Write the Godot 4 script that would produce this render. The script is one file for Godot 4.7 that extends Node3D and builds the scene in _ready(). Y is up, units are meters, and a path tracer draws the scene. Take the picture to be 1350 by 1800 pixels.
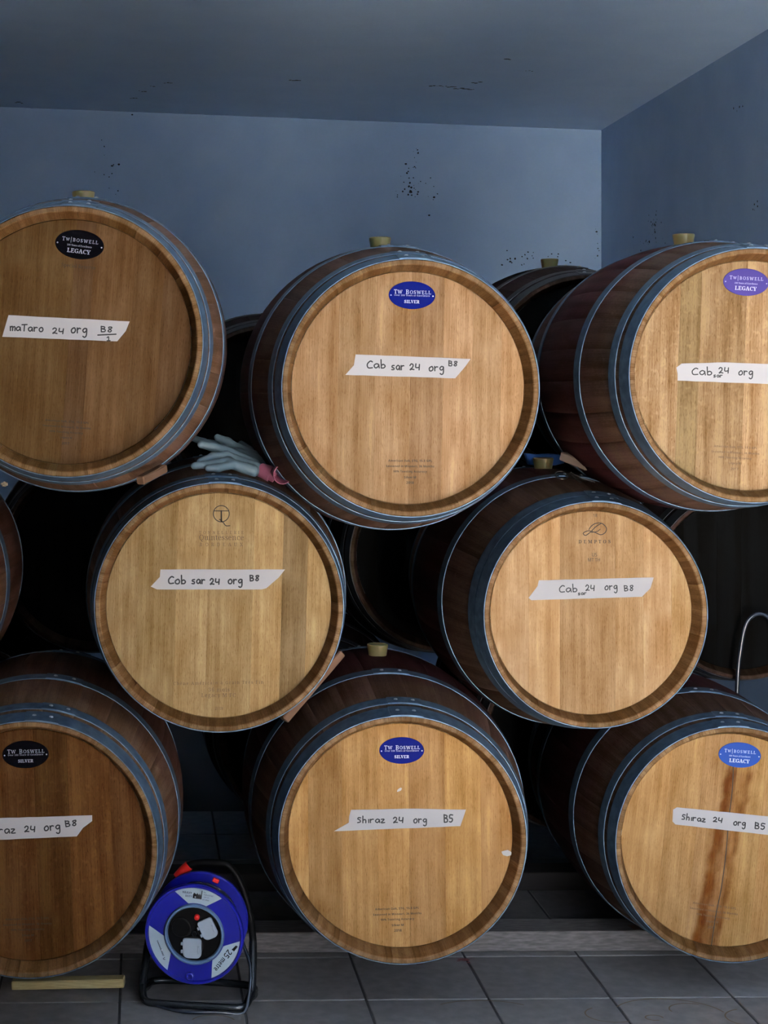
extends Node3D

const F := 2900.0                 # focal length in pixels of the 1350 x 1800 frame
const VX := 310.0                 # where the lens axis meets the frame (the lens is shifted)
const VY := 682.0
const EYE := 1.45                 # camera height
const ROOM_R := 2.06              # right wall
const ROOM_L := -2.6
const BACK := -8.0
const FRONT := 0.5
const DOOR_L := 0.95
const DOOR_R := 2.03
const ADDED_WALL := 3.5
const ADDED_ROOF := 1.5
const CEIL := 2.70                # at the right wall; the ceiling rises a little to the left
const SLOPE := 0.0388
const HALF := 0.47                # half the length of a barrel
const STAVES := 26

var rng := RandomNumberGenerator.new()
var M := {}
var cache := {}
var used := {}
var serif: SystemFont
var serif_bold: SystemFont
var sans: SystemFont
var sans_bold: SystemFont

# ------------------------------------------------------------------ helpers
func numbered(called: String) -> String:
	if not used.has(called):
		used[called] = 0
		return called
	used[called] += 1
	return "%s_%03d" % [called, used[called]]

func thing(called: String, label: String, category: String, at := Vector3.ZERO, turn := 0.0, group := "") -> Node3D:
	var o := Node3D.new()
	o.name = numbered(called)
	add_child(o)
	o.position = at
	o.rotation.y = turn
	o.set_meta("label", label)
	o.set_meta("category", category)
	if group != "":
		o.set_meta("group", group)
	return o

func put(called: String, mesh: Mesh, m: Material, parent: Node, at := Transform3D.IDENTITY) -> MeshInstance3D:
	var o := MeshInstance3D.new()
	o.name = called
	o.mesh = mesh
	o.material_override = m
	o.transform = at
	o.cast_shadow = GeometryInstance3D.SHADOW_CASTING_SETTING_ON
	parent.add_child(o, true)
	return o

func begin() -> SurfaceTool:
	var st := SurfaceTool.new()
	st.begin(Mesh.PRIMITIVE_TRIANGLES)
	return st

func finish(st: SurfaceTool, smooth := true) -> ArrayMesh:
	if smooth:
		st.generate_normals()
	return st.commit()

func tri(st: SurfaceTool, a: Vector3, b: Vector3, c: Vector3) -> void:
	st.add_vertex(a); st.add_vertex(b); st.add_vertex(c)

# corners counter-clockwise as seen from the front
func quad(st: SurfaceTool, a: Vector3, b: Vector3, c: Vector3, d: Vector3) -> void:
	tri(st, a, c, b)
	tri(st, a, d, c)

# chamfered box
func add_box(st: SurfaceTool, size: Vector3, xf := Transform3D.IDENTITY, ch := 0.003) -> void:
	var h := size / 2.0
	ch = minf(ch, minf(h.x, minf(h.y, h.z)) * 0.45)
	st.set_smooth_group(-1)
	var dirs := [Vector3.RIGHT, Vector3.LEFT, Vector3.UP, Vector3.DOWN, Vector3.BACK, Vector3.FORWARD]
	for n: Vector3 in dirs:
		var u := Vector3(n.y, n.z, n.x).abs()
		var v := n.cross(u)
		var o := n * (n.abs().dot(h))
		var a := u * (u.dot(h) - ch)
		var b := v * (v.abs().dot(h) - ch)
		quad(st, xf * (o - a - b), xf * (o + a - b), xf * (o + a + b), xf * (o - a + b))
	for i in 3:
		for j in range(i + 1, 3):
			var k := 3 - i - j
			for si: float in [-1.0, 1.0]:
				for sj: float in [-1.0, 1.0]:
					var p1 := Vector3.ZERO
					var p2 := Vector3.ZERO
					p1[i] = si * h[i]; p1[j] = sj * (h[j] - ch); p1[k] = h[k] - ch
					p2[i] = si * (h[i] - ch); p2[j] = sj * h[j]; p2[k] = h[k] - ch
					var q1 := p1
					var q2 := p2
					q1[k] = -q1[k]; q2[k] = -q2[k]
					var nn := (p2 - p1).cross(q1 - p1)
					var out := Vector3.ZERO
					out[i] = si; out[j] = sj
					if nn.dot(out) > 0.0:
						quad(st, xf * p1, xf * p2, xf * q2, xf * q1)
					else:
						quad(st, xf * q1, xf * q2, xf * p2, xf * p1)
	for sx: float in [-1.0, 1.0]:
		for sy: float in [-1.0, 1.0]:
			for sz: float in [-1.0, 1.0]:
				var s := Vector3(sx, sy, sz)
				var a := Vector3(h.x, h.y - ch, h.z - ch) * s
				var b := Vector3(h.x - ch, h.y, h.z - ch) * s
				var c := Vector3(h.x - ch, h.y - ch, h.z) * s
				if (b - a).cross(c - a).dot(s) > 0.0:
					tri(st, xf * a, xf * c, xf * b)
				else:
					tri(st, xf * a, xf * b, xf * c)

# profile of (radius, height) turned about the local y axis
func add_lathe(st: SurfaceTool, prof: Array, n := 40, xf := Transform3D.IDENTITY, smooth := true, from := 0.0, to := TAU) -> void:
	for i in n:
		var a0 := lerpf(from, to, float(i) / n)
		var a1 := lerpf(from, to, float(i + 1) / n)
		for k in prof.size() - 1:
			st.set_smooth_group(1 if smooth else k + 1)
			var p: Vector2 = prof[k]
			var q: Vector2 = prof[k + 1]
			var a := Vector3(sin(a0) * p.x, p.y, cos(a0) * p.x)
			var b := Vector3(sin(a1) * p.x, p.y, cos(a1) * p.x)
			var c := Vector3(sin(a1) * q.x, q.y, cos(a1) * q.x)
			var d := Vector3(sin(a0) * q.x, q.y, cos(a0) * q.x)
			if q.x < 1e-6:
				tri(st, xf * a, xf * c, xf * b)
			elif p.x < 1e-6:
				tri(st, xf * a, xf * d, xf * c)
			else:
				quad(st, xf * a, xf * b, xf * c, xf * d)

func smooth_path(pts: Array, per := 6) -> Array:
	var out := []
	for i in pts.size() - 1:
		var p0: Vector3 = pts[maxi(i - 1, 0)]
		var p1: Vector3 = pts[i]
		var p2: Vector3 = pts[i + 1]
		var p3: Vector3 = pts[mini(i + 2, pts.size() - 1)]
		for k in per:
			out.append(p1.cubic_interpolate(p2, p0, p3, float(k) / per))
	out.append(pts[-1])
	return out

func add_tube(st: SurfaceTool, path: Array, r, sides := 10, caps := true) -> void:
	var rings := []
	var up := Vector3.UP
	var t0: Vector3 = (path[1] - path[0]).normalized()
	if absf(t0.dot(up)) > 0.9:
		up = Vector3.RIGHT
	var side := t0.cross(up).normalized()
	for i in path.size():
		var t: Vector3 = (path[mini(i + 1, path.size() - 1)] - path[maxi(i - 1, 0)]).normalized()
		side = (side - t * side.dot(t)).normalized()
		var b := t.cross(side)
		var rr: float = r[i] if r is Array else r
		var ring := []
		for k in sides:
			var a := TAU * k / sides
			ring.append(path[i] + (side * cos(a) + b * sin(a)) * rr)
		rings.append(ring)
	st.set_smooth_group(1)
	for i in path.size() - 1:
		for k in sides:
			var k2 := (k + 1) % sides
			quad(st, rings[i][k], rings[i][k2], rings[i + 1][k2], rings[i + 1][k])
	if caps:
		st.set_smooth_group(2)
		for k in range(1, sides - 1):
			tri(st, rings[0][0], rings[0][k], rings[0][k + 1])
			tri(st, rings[-1][0], rings[-1][k + 1], rings[-1][k])

# a prism from an outline (counter-clockwise seen from +z), front face at z, going back by depth
func add_plate(st: SurfaceTool, pts: PackedVector2Array, z: float, depth: float, xf := Transform3D.IDENTITY, inset := 0.0) -> void:
	if Geometry2D.is_polygon_clockwise(pts):
		pts.reverse()
	var ins := pts
	if inset > 0.0:
		var c := Vector2.ZERO
		for p in pts:
			c += p / pts.size()
		ins = PackedVector2Array()
		for p in pts:
			ins.append(p - (p - c).normalized() * inset)
	st.set_smooth_group(-1)
	var big := PackedVector2Array()      # the triangulation wants large numbers
	for p in ins:
		big.append(p * 1000.0)
	var idx := Geometry2D.triangulate_polygon(big)
	for i in range(0, idx.size(), 3):
		var a := ins[idx[i]]
		var b := ins[idx[i + 1]]
		var c := ins[idx[i + 2]]
		if (b - a).cross(c - a) < 0.0:
			var t := b
			b = c
			c = t
		for p in [a, c, b]:
			st.set_uv(p / 0.3)
			st.add_vertex(xf * Vector3(p.x, p.y, z))
	for i in pts.size():
		var j := (i + 1) % pts.size()
		if ins.size() == pts.size():
			var zi := z - inset
			if inset > 0.0 and ins != pts:
				quad(st, xf * Vector3(pts[i].x, pts[i].y, zi), xf * Vector3(pts[j].x, pts[j].y, zi), xf * Vector3(ins[j].x, ins[j].y, z), xf * Vector3(ins[i].x, ins[i].y, z))
			quad(st, xf * Vector3(pts[i].x, pts[i].y, z - depth), xf * Vector3(pts[j].x, pts[j].y, z - depth), xf * Vector3(pts[j].x, pts[j].y, zi), xf * Vector3(pts[i].x, pts[i].y, zi))

func ellipse(rx: float, ry: float, n := 48) -> PackedVector2Array:
	var p := PackedVector2Array()
	for i in n:
		p.append(Vector2(cos(TAU * i / n) * rx, sin(TAU * i / n) * ry))
	return p

# flat pen or brand stroke along a 2D line
func add_stroke(st: SurfaceTool, pts: Array, w: float, z: float, xf := Transform3D.IDENTITY, per := 5) -> void:
	var v := []
	for p in pts:
		v.append(Vector3(p.x, p.y, 0))
	var path := smooth_path(v, per) if v.size() > 2 else v
	var L := []
	var R := []
	for i in path.size():
		var t: Vector3 = (path[mini(i + 1, path.size() - 1)] - path[maxi(i - 1, 0)]).normalized()
		var n := Vector3(-t.y, t.x, 0) * w * 0.5
		L.append(path[i] + n + Vector3(0, 0, z))
		R.append(path[i] - n + Vector3(0, 0, z))
	st.set_smooth_group(-1)
	for i in path.size() - 1:
		quad(st, xf * R[i], xf * R[i + 1], xf * L[i + 1], xf * L[i])
	for e in [0, -1]:
		var c: Vector3 = path[e] + Vector3(0, 0, z)
		for k in 6:
			tri(st, xf * c, xf * (c + Vector3(cos(TAU * (k + 1) / 6), sin(TAU * (k + 1) / 6), 0) * w * 0.5), xf * (c + Vector3(cos(TAU * k / 6), sin(TAU * k / 6), 0) * w * 0.5))

# printed line, as wide as told, centred at c
func add_text(st: SurfaceTool, words: String, font: Font, width: float, c: Vector2, z: float, turn := 0.0, space := 0, xf := Transform3D.IDENTITY, tall := 0.0) -> void:
	var f: Font = font
	if space:
		var v := FontVariation.new()
		v.base_font = font
		v.spacing_glyph = space
		f = v
	var tm := TextMesh.new()
	tm.text = words
	tm.font = f
	tm.font_size = 32
	tm.pixel_size = 0.01
	tm.depth = 0.0
	tm.curve_step = 2.0
	var box := tm.get_aabb()
	if box.size.x < 1e-5:
		return
	var s := width / box.size.x
	var sy := s if tall == 0.0 else tall / box.size.y
	var mid := box.get_center()
	var b := Basis(Vector3(0, 0, 1), turn) * Basis.from_scale(Vector3(s, sy, 1))
	var o := Vector3(c.x, c.y, z) - b * Vector3(mid.x, mid.y, mid.z)
	st.append_from(tm, 0, xf * Transform3D(b, o))

const GLYPHS := {
	"m": "0,1 .05,0|.05,.7 .3,1 .45,.8 .45,0|.45,.7 .7,1 .9,.8 .9,0",
	"a": ".75,.8 .4,1 .05,.6 .2,.1 .5,.1 .75,.6 .75,.9 .85,0",
	"T": "0,1.5 1,1.6|.5,1.55 .45,0",
	"r": ".05,1 .1,0|.1,.6 .35,.95 .65,.9",
	"o": ".4,1 .05,.6 .15,.05 .55,.05 .75,.5 .6,.95 .4,1",
	"2": ".05,1 .3,1.35 .6,1.1 .5,.6 .05,0 .35,.12 .75,.05",
	"4": ".1,1.35 .05,.6 .4,.5 .7,.65|.72,1.25 .65,0",
	"g": ".7,.9 .35,1 .05,.6 .3,.2 .65,.5 .72,.95 .7,-.4 .4,-.8 .1,-.6",
	"B": ".05,1.6 .1,0|.05,1.55 .55,1.4 .5,.95 .12,.85 .65,.6 .6,.1 .1,0",
	"8": ".6,1.5 .2,1.4 .25,1 .6,.5 .4,.05 .1,.3 .4,.85 .65,1.25 .6,1.5",
	"5": ".65,1.5 .15,1.5 .1,.9 .5,.85 .6,.4 .35,0 .05,.1",
	"1": ".1,1.2 .35,1.5 .35,0|.1,0 .6,0",
	"C": ".85,1.45 .5,1.6 .05,.9 .2,.1 .85,.1",
	"b": ".05,1.9 .1,0|.1,.6 .4,.9 .7,.5 .5,.05 .1,.05",
	"s": ".6,1 .2,.95 .15,.6 .55,.4 .5,.05 .05,.05",
	"S": ".65,1.35 .25,1.4 .1,1 .5,.7 .55,.2 .05,.05",
	"h": ".05,1.8 .05,0|.05,.6 .4,.9 .6,.6 .6,0",
	"i": ".15,.9 .17,0",
	"z": ".05,.95 .6,.9 .05,.05 .7,.05",
	"-": "0,.5 1,.5",
}

# a hand-written word from a to b (baseline ends), xh = height of a small letter
func add_hand(st: SurfaceTool, word: String, a: Vector2, b: Vector2, xh: float, w: float, z: float) -> void:
	var adv := []
	var total := 0.0
	for ch in word:
		var wd := 1.0
		for line in GLYPHS[ch].split("|"):
			for p in line.split(" "):
				wd = maxf(wd, float(p.split(",")[0]) + 0.22)
		if ch == "i": wd = 0.4
		adv.append(wd)
		total += wd
	total -= 0.2
	var ex := (b - a) / total
	var ey := Vector2(-ex.y, ex.x).normalized() * xh
	var x := 0.0
	for i in word.length():
		for line in GLYPHS[word[i]].split("|"):
			var pts := []
			for p in line.split(" "):
				var q: PackedStringArray = p.split(",")
				pts.append(a + ex * (x + float(q[0])) + ey * (float(q[1]) + rng.randf_range(-0.04, 0.04)))
			add_stroke(st, pts, w, z)
		x += adv[i]

func px(x: float, y: float, depth: float) -> Vector3:
	return Vector3((x - VX) / F * depth, EYE - (y - VY) / F * depth, -depth)

# ------------------------------------------------------------------ materials
func mat(called: String, c: Color, rough := 0.6, metal := 0.0) -> StandardMaterial3D:
	var m := StandardMaterial3D.new()
	m.resource_name = called
	m.albedo_color = c
	m.roughness = rough
	m.metallic = metal
	M[called] = m
	return m

func rgb8(r: float, g: float, b: float) -> Color:
	return Color(r / 255.0, g / 255.0, b / 255.0)

func noise_bytes(w: int, h: int, tw: int, th: int, freq: float, sd: int, oct := 3) -> PackedByteArray:
	var n := FastNoiseLite.new()
	n.seed = sd
	n.frequency = freq
	n.fractal_octaves = oct
	n.noise_type = FastNoiseLite.TYPE_SIMPLEX_SMOOTH
	var im := n.get_seamless_image(w, h)
	im.convert(Image.FORMAT_L8)
	if w != tw or h != th:
		im.resize(tw, th, Image.INTERPOLATE_CUBIC)
	return im.get_data()

func oak_texture(sd: int, contrast: float, fleck: float) -> ImageTexture:
	var w := 1024
	var h := 1024
	var streak := noise_bytes(1024, 32, w, h, 0.10, sd, 3)       # fine long fibres
	var pores := noise_bytes(1024, 200, w, h, 0.16, sd + 1, 3)   # short dark pores
	var bands := noise_bytes(256, 16, w, h, 0.035, sd + 2, 3)      # growth bands
	var cloud := noise_bytes(128, 128, w, h, 0.03, sd + 3, 3)
	var rays := noise_bytes(128, 256, w, h, 0.12, sd + 4, 2)
	var out := PackedByteArray()
	out.resize(w * h * 3)
	for i in w * h:
		var v := 0.86 + contrast * (float(streak[i]) - 128.0) / 900.0 + contrast * (float(bands[i]) - 128.0) / 700.0 + (float(cloud[i]) - 128.0) / 1400.0
		var p := float(pores[i])
		if p < 88.0:
			v -= contrast * (88.0 - p) / 170.0
		var y := float(rays[i])
		if y > 170.0:
			v += fleck * (y - 170.0) / 500.0
		v = clampf(v, 0.2, 1.0)
		var k := (v - 0.86)
		out[i * 3] = int(clampf(v - k * 0.25, 0, 1) * 255.0)
		out[i * 3 + 1] = int(v * 255.0)
		out[i * 3 + 2] = int(clampf(v + k * 0.45, 0, 1) * 255.0)
	return ImageTexture.create_from_image(Image.create_from_data(w, h, false, Image.FORMAT_RGB8, out))

func noise_tex(freq: float, sd: int, lo: Color, hi: Color, size := 512, oct := 4) -> NoiseTexture2D:
	var n := FastNoiseLite.new()
	n.seed = sd
	n.frequency = freq
	n.fractal_octaves = oct
	var t := NoiseTexture2D.new()
	t.noise = n
	t.width = size
	t.height = size
	t.seamless = true
	t.generate_mipmaps = false
	var g := Gradient.new()
	g.set_color(0, lo)
	g.set_color(1, hi)
	t.color_ramp = g
	return t

func make_materials() -> void:
	var oak := oak_texture(11, 0.62, 0.35)
	var oak2 := oak_texture(57, 0.85, 0.9)
	var m := mat("oak_head", Color.WHITE, 0.55)
	m.albedo_texture = oak
	m.vertex_color_use_as_albedo = true
	m = mat("oak_head_figured", Color.WHITE, 0.5)
	m.albedo_texture = oak2
	m.vertex_color_use_as_albedo = true
	m = mat("oak_stave", Color.WHITE, 0.6)
	m.albedo_texture = oak2
	m.vertex_color_use_as_albedo = true
	m = mat("hoop", Color.WHITE, 0.56, 0.7)
	m.albedo_texture = noise_tex(0.02, 5, rgb8(50, 68, 86), rgb8(88, 110, 130), 512, 5)
	m.uv1_triplanar = true
	m.uv1_scale = Vector3.ONE * 3.0
	m = mat("oak_shaded", Color.WHITE, 0.95)  # dull oak for the barrels whose colour carries the shade
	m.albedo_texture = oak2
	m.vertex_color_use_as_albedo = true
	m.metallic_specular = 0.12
	for k in ["oak_head", "oak_head_figured", "oak_stave"]:
		M[k].metallic_specular = 0.12
	m = mat("hoop_shaded", rgb8(44, 46, 50), 0.6, 0.6)  # hoop steel darkened in colour to pass for shade
	mat("rivet", rgb8(170, 176, 180), 0.35, 0.8)
	m = mat("bung", rgb8(118, 108, 68), 0.38)
	m.subsurf_scatter_enabled = true
	m.subsurf_scatter_strength = 0.25
	mat("tape", rgb8(146, 142, 143), 0.8)
	mat("ink", rgb8(9, 9, 14), 0.7)
	mat("burn", rgb8(22, 13, 7), 0.8)
	mat("burn_faint", rgb8(66, 44, 24), 0.8)
	mat("plaque_blue", rgb8(5, 15, 80), 0.5)
	mat("plaque_violet", rgb8(54, 46, 100), 0.5)
	mat("plaque_black", rgb8(5, 5, 9), 0.4)
	mat("plaque_sky", rgb8(32, 56, 116), 0.4)
	for k in ["plaque_blue", "plaque_violet", "plaque_black", "plaque_sky"]:
		M[k].metallic_specular = 0.10
	mat("silver", rgb8(170, 170, 182), 0.45, 0.2)
	mat("shim", rgb8(80, 54, 34), 0.85)
	mat("chock", rgb8(106, 90, 80), 0.85)
	m = mat("plaster", Color.WHITE, 0.9)
	m.albedo_texture = noise_tex(0.012, 21, rgb8(146, 171, 203), rgb8(158, 181, 209), 512, 4)
	m.uv1_triplanar = true
	m.uv1_world_triplanar = true
	m.uv1_scale = Vector3.ONE * 0.5
	m = M.plaster.duplicate()
	m.resource_name = "ceiling_paint"
	m.albedo_texture = noise_tex(0.012, 23, rgb8(198, 222, 246), rgb8(206, 228, 250), 512, 4)
	M["ceiling_paint"] = m
	mat("mould", rgb8(22, 24, 30), 0.95)
	m = mat("tile", Color.WHITE, 0.5)
	m.albedo_texture = noise_tex(0.03, 31, rgb8(100, 98, 98), rgb8(126, 123, 122), 512, 5)
	m.uv1_triplanar = true
	m.uv1_world_triplanar = true
	m.uv1_scale = Vector3.ONE * 1.3
	mat("grout", rgb8(58, 56, 58), 0.95)
	m = mat("timber", Color.WHITE, 0.85)
	m.albedo_texture = noise_tex(0.05, 41, rgb8(62, 58, 57), rgb8(104, 99, 97), 256, 4)
	m.uv1_triplanar = true
	m.uv1_scale = Vector3(1.5, 9, 9)
	mat("shaded_timber", rgb8(34, 30, 28), 0.95)  # timber copy with the shade under the barrels put into its colour
	m = mat("batten", Color.WHITE, 0.8)
	m.albedo_texture = noise_tex(0.05, 43, rgb8(130, 116, 78), rgb8(160, 146, 104), 256, 4)
	m.uv1_triplanar = true
	m.uv1_scale = Vector3(1.5, 12, 12)
	mat("reel_blue", rgb8(6, 12, 118), 0.35)
	mat("reel_black", rgb8(8, 8, 9), 0.5)
	M.reel_black.metallic_specular = 0.2
	mat("reel_grey", rgb8(74, 98, 126), 0.45)
	mat("reel_tube", rgb8(40, 44, 48), 0.25, 0.5)
	mat("sticker", rgb8(150, 164, 172), 0.5)
	mat("flap", rgb8(140, 150, 160), 0.45)
	mat("red", rgb8(200, 30, 24), 0.4)
	mat("glove", rgb8(92, 112, 122), 0.5)
	mat("cuff", rgb8(160, 92, 114), 0.55)
	mat("blue_cloth", rgb8(44, 92, 160), 0.8)
	mat("dark_metal", rgb8(62, 58, 54), 0.3, 0.9)
	mat("paper", rgb8(150, 138, 116), 0.85)
	mat("hose", rgb8(30, 36, 46), 0.22)
	mat("wine", rgb8(96, 14, 26), 0.4)
	mat("scuff", rgb8(108, 88, 66), 0.7)
	mat("outside", rgb8(176, 172, 164), 0.9)
	mat("grey_render", rgb8(120, 112, 104), 0.8)
	mat("door_leaf", rgb8(150, 160, 170), 0.6)

# ------------------------------------------------------------------ barrel
func bulge(t: float, rb: float, rh: float) -> float:
	var k := absf(t) / HALF
	return rb - (rb - rh) * pow(k, 1.9)

func tone(c: Color) -> Color:
	return c.srgb_to_linear()

# stain: 0 clean, 1 wine-stained, 2 darkened to stand in for shade
func stave_mesh(rb: float, rh: float, stain: int, variant: int) -> ArrayMesh:
	var key := "stave %.4f %.4f %d %d" % [rb, rh, stain, variant]
	if cache.has(key):
		return cache[key]
	var r := RandomNumberGenerator.new()
	r.seed = hash(key)
	var prof := []      # [t, radius, smooth group, colour]
	var ri := rh - 0.0229
	var outer := rgb8(104, 78, 60)
	var mid := rgb8(86, 58, 48)
	var rim := rgb8(106, 82, 58)
	var inn := rgb8(104, 74, 46)
	if stain == 1:
		outer = rgb8(90, 68, 55)
		mid = rgb8(70, 40, 37)
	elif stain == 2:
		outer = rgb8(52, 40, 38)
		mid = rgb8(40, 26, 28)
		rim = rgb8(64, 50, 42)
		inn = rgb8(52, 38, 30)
	var shade := r.randf_range(0.84, 1.08)
	for s: float in [-1.0, 1.0]:
		var part := [[0.395, ri, 2, inn], [0.431, ri, 2, inn], [HALF - 0.002, rh - 0.0120, 3, inn], [HALF, rh - 0.0095, 4, rim], [HALF, rh - 0.002, 5, rim], [HALF - 0.002, rh, 6, rim]]
		if s > 0:
			var n := 20
			for i in range(1, n):
				var t := lerpf(-HALF + 0.004, HALF - 0.004, float(i) / n)
				var k := smoothstep(0.12, 0.34, absf(t) + r.randf_range(-0.05, 0.05))
				prof.append([t, bulge(t, rb, rh), 1, mid.lerp(outer, k)])
			part.reverse()
		for p in part:
			prof.append([p[0] * s, p[1], p[2], p[3]])
	var st := begin()
	var w := PI / STAVES
	var e := 0.0016 / rb
	var cross := [[-w, -0.0010], [-w + e, 0.0], [-w * 0.3, 0.0003], [w * 0.3, 0.0003], [w - e, 0.0], [w, -0.0010]]
	var uo := r.randf()
	var vo := r.randf()
	for k in prof.size() - 1:
		var p = prof[k]
		var q = prof[k + 1]
		st.set_smooth_group(mini(p[2], q[2]) if p[0] * q[0] > 0 or p[2] == 1 or q[2] == 1 else 1)
		if p[2] != 1 and q[2] != 1:
			st.set_smooth_group(10 + k)
		for c in cross.size() - 1:
			var v := []
			for pc in [[p, cross[c]], [p, cross[c + 1]], [q, cross[c + 1]], [q, cross[c]]]:
				var rr: float = pc[0][1] + pc[1][1]
				v.append([Vector3(sin(pc[1][0]) * rr, cos(pc[1][0]) * rr, pc[0][0]), Vector2(uo + pc[1][0] * rb / 0.3, vo + (pc[0][0] + pc[0][1]) / 0.6), tone(pc[0][3]) * shade])
			for i in [0, 1, 2, 0, 2, 3]:
				st.set_color(v[i][2])
				st.set_uv(v[i][1])
				st.add_vertex(v[i][0])
	cache[key] = finish(st)
	return cache[key]

func hoop_mesh(rb: float, rh: float, t0: float, t1: float, lap: float) -> ArrayMesh:
	var key := "hoop %.4f %.4f %.3f %.3f %.3f" % [rb, rh, t0, t1, lap]
	if cache.has(key):
		return cache[key]
	var st := begin()
	var a := bulge(t0, rb, rh)
	var b := bulge(t1, rb, rh)
	for layer in 2:
		var lo := 0.0003 + 0.0019 * layer
		var hi := lo + 0.0019
		var prof := [[t0, a + lo], [t0, a + hi - 0.0005], [t0 + 0.0006 * signf(t1 - t0), a + hi], [(t0 + t1) / 2, (a + b) / 2 + hi + 0.0003], [t1 - 0.0006 * signf(t1 - t0), b + hi], [t1, b + hi - 0.0005], [t1, b + lo]]
		var n := 96 if layer == 0 else 8
		var span := TAU if layer == 0 else 0.26
		for i in n:
			var a0 := lap + span * (float(i) / n - 0.5)
			var a1 := lap + span * (float(i + 1) / n - 0.5)
			for k in prof.size() - 1:
				st.set_smooth_group(1 if k in [2, 3] else 2 + k)
				var p = prof[k]
				var q = prof[k + 1]
				var v := [Vector3(sin(a0) * p[1], cos(a0) * p[1], p[0]), Vector3(sin(a1) * p[1], cos(a1) * p[1], p[0]), Vector3(sin(a1) * q[1], cos(a1) * q[1], q[0]), Vector3(sin(a0) * q[1], cos(a0) * q[1], q[0])]
				if t1 < t0:
					quad(st, v[0], v[3], v[2], v[1])
				else:
					quad(st, v[0], v[1], v[2], v[3])
		if layer == 1:
			st.set_smooth_group(-1)
			for s in [-0.5, 0.5]:
				var an: float = lap + span * s
				var d := Vector3(sin(an), cos(an), 0)
				var c := [d * (a + lo) + Vector3(0, 0, t0), d * (a + hi) + Vector3(0, 0, t0), d * (b + hi) + Vector3(0, 0, t1), d * (b + lo) + Vector3(0, 0, t1)]
				quad(st, c[0], c[1], c[2], c[3])
	cache[key] = finish(st)
	return cache[key]

func rivet_mesh() -> ArrayMesh:
	if not cache.has("rivet"):
		var st := begin()
		add_lathe(st, [Vector2(0.0048, 0), Vector2(0.0045, 0.0014), Vector2(0.0028, 0.0027), Vector2(0, 0.0031)], 10)
		cache["rivet"] = finish(st)
	return cache["rivet"]

func bung_mesh() -> ArrayMesh:
	if not cache.has("bung"):
		var st := begin()
		add_lathe(st, [Vector2(0, -0.012), Vector2(0.0205, -0.012), Vector2(0.0222, -0.002), Vector2(0.0268, 0.0245), Vector2(0.0268, 0.0275), Vector2(0.0255, 0.0292), Vector2(0.021, 0.0296), Vector2(0.0185, 0.0265), Vector2(0, 0.0262)], 32, Transform3D.IDENTITY, false)
		cache["bung"] = finish(st)
	return cache["bung"]

func board_mesh(x0: float, x1: float, R: float, c: Color, r: RandomNumberGenerator, stain: Array = []) -> ArrayMesh:
	var st := begin()
	var e := 0.0005
	var xs := [[x0, -0.0004], [x0 + e, 0.0]]
	var t0 := asin(clampf((x0 + e) / R, -1, 1))
	var t1 := asin(clampf((x1 - e) / R, -1, 1))
	for i in range(1, 14):
		xs.append([R * sin(lerpf(t0, t1, i / 14.0)), 0.0])
	xs.append_array([[x1 - e, 0.0], [x1, -0.0004]])
	var uo := r.randf()
	var vo := r.randf()
	var lin := tone(c)
	st.set_smooth_group(-1)
	for i in xs.size() - 1:
		var cols := []
		for k in 2:
			var x: float = xs[i + k][0]
			var z: float = xs[i + k][1]
			var h := sqrt(maxf(R * R - x * x, 1e-6))
			var col := [Vector3(x, -h, z - 0.0015)]
			var m := maxf(h - 0.002, 0.0005)
			var rows := 70 if stain.size() else 1
			for j in rows + 1:
				col.append(Vector3(x, lerpf(-m, m, float(j) / rows), z))
			col.append(Vector3(x, h, z - 0.0015))
			cols.append(col)
		for j in cols[0].size() - 1:
			for v: Vector3 in [cols[0][j], cols[1][j + 1], cols[1][j], cols[0][j], cols[0][j + 1], cols[1][j + 1]]:
				st.set_color(lin * soaked(Vector2(v.x, v.y), stain) if stain.size() else lin)
				st.set_uv(Vector2(uo + v.x / 0.3, vo + v.y / 0.6))
				st.add_vertex(v)
	return finish(st)

const HOOPS := [[0.470, 0.424], [0.404, 0.372], [0.205, 0.168]]

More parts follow.
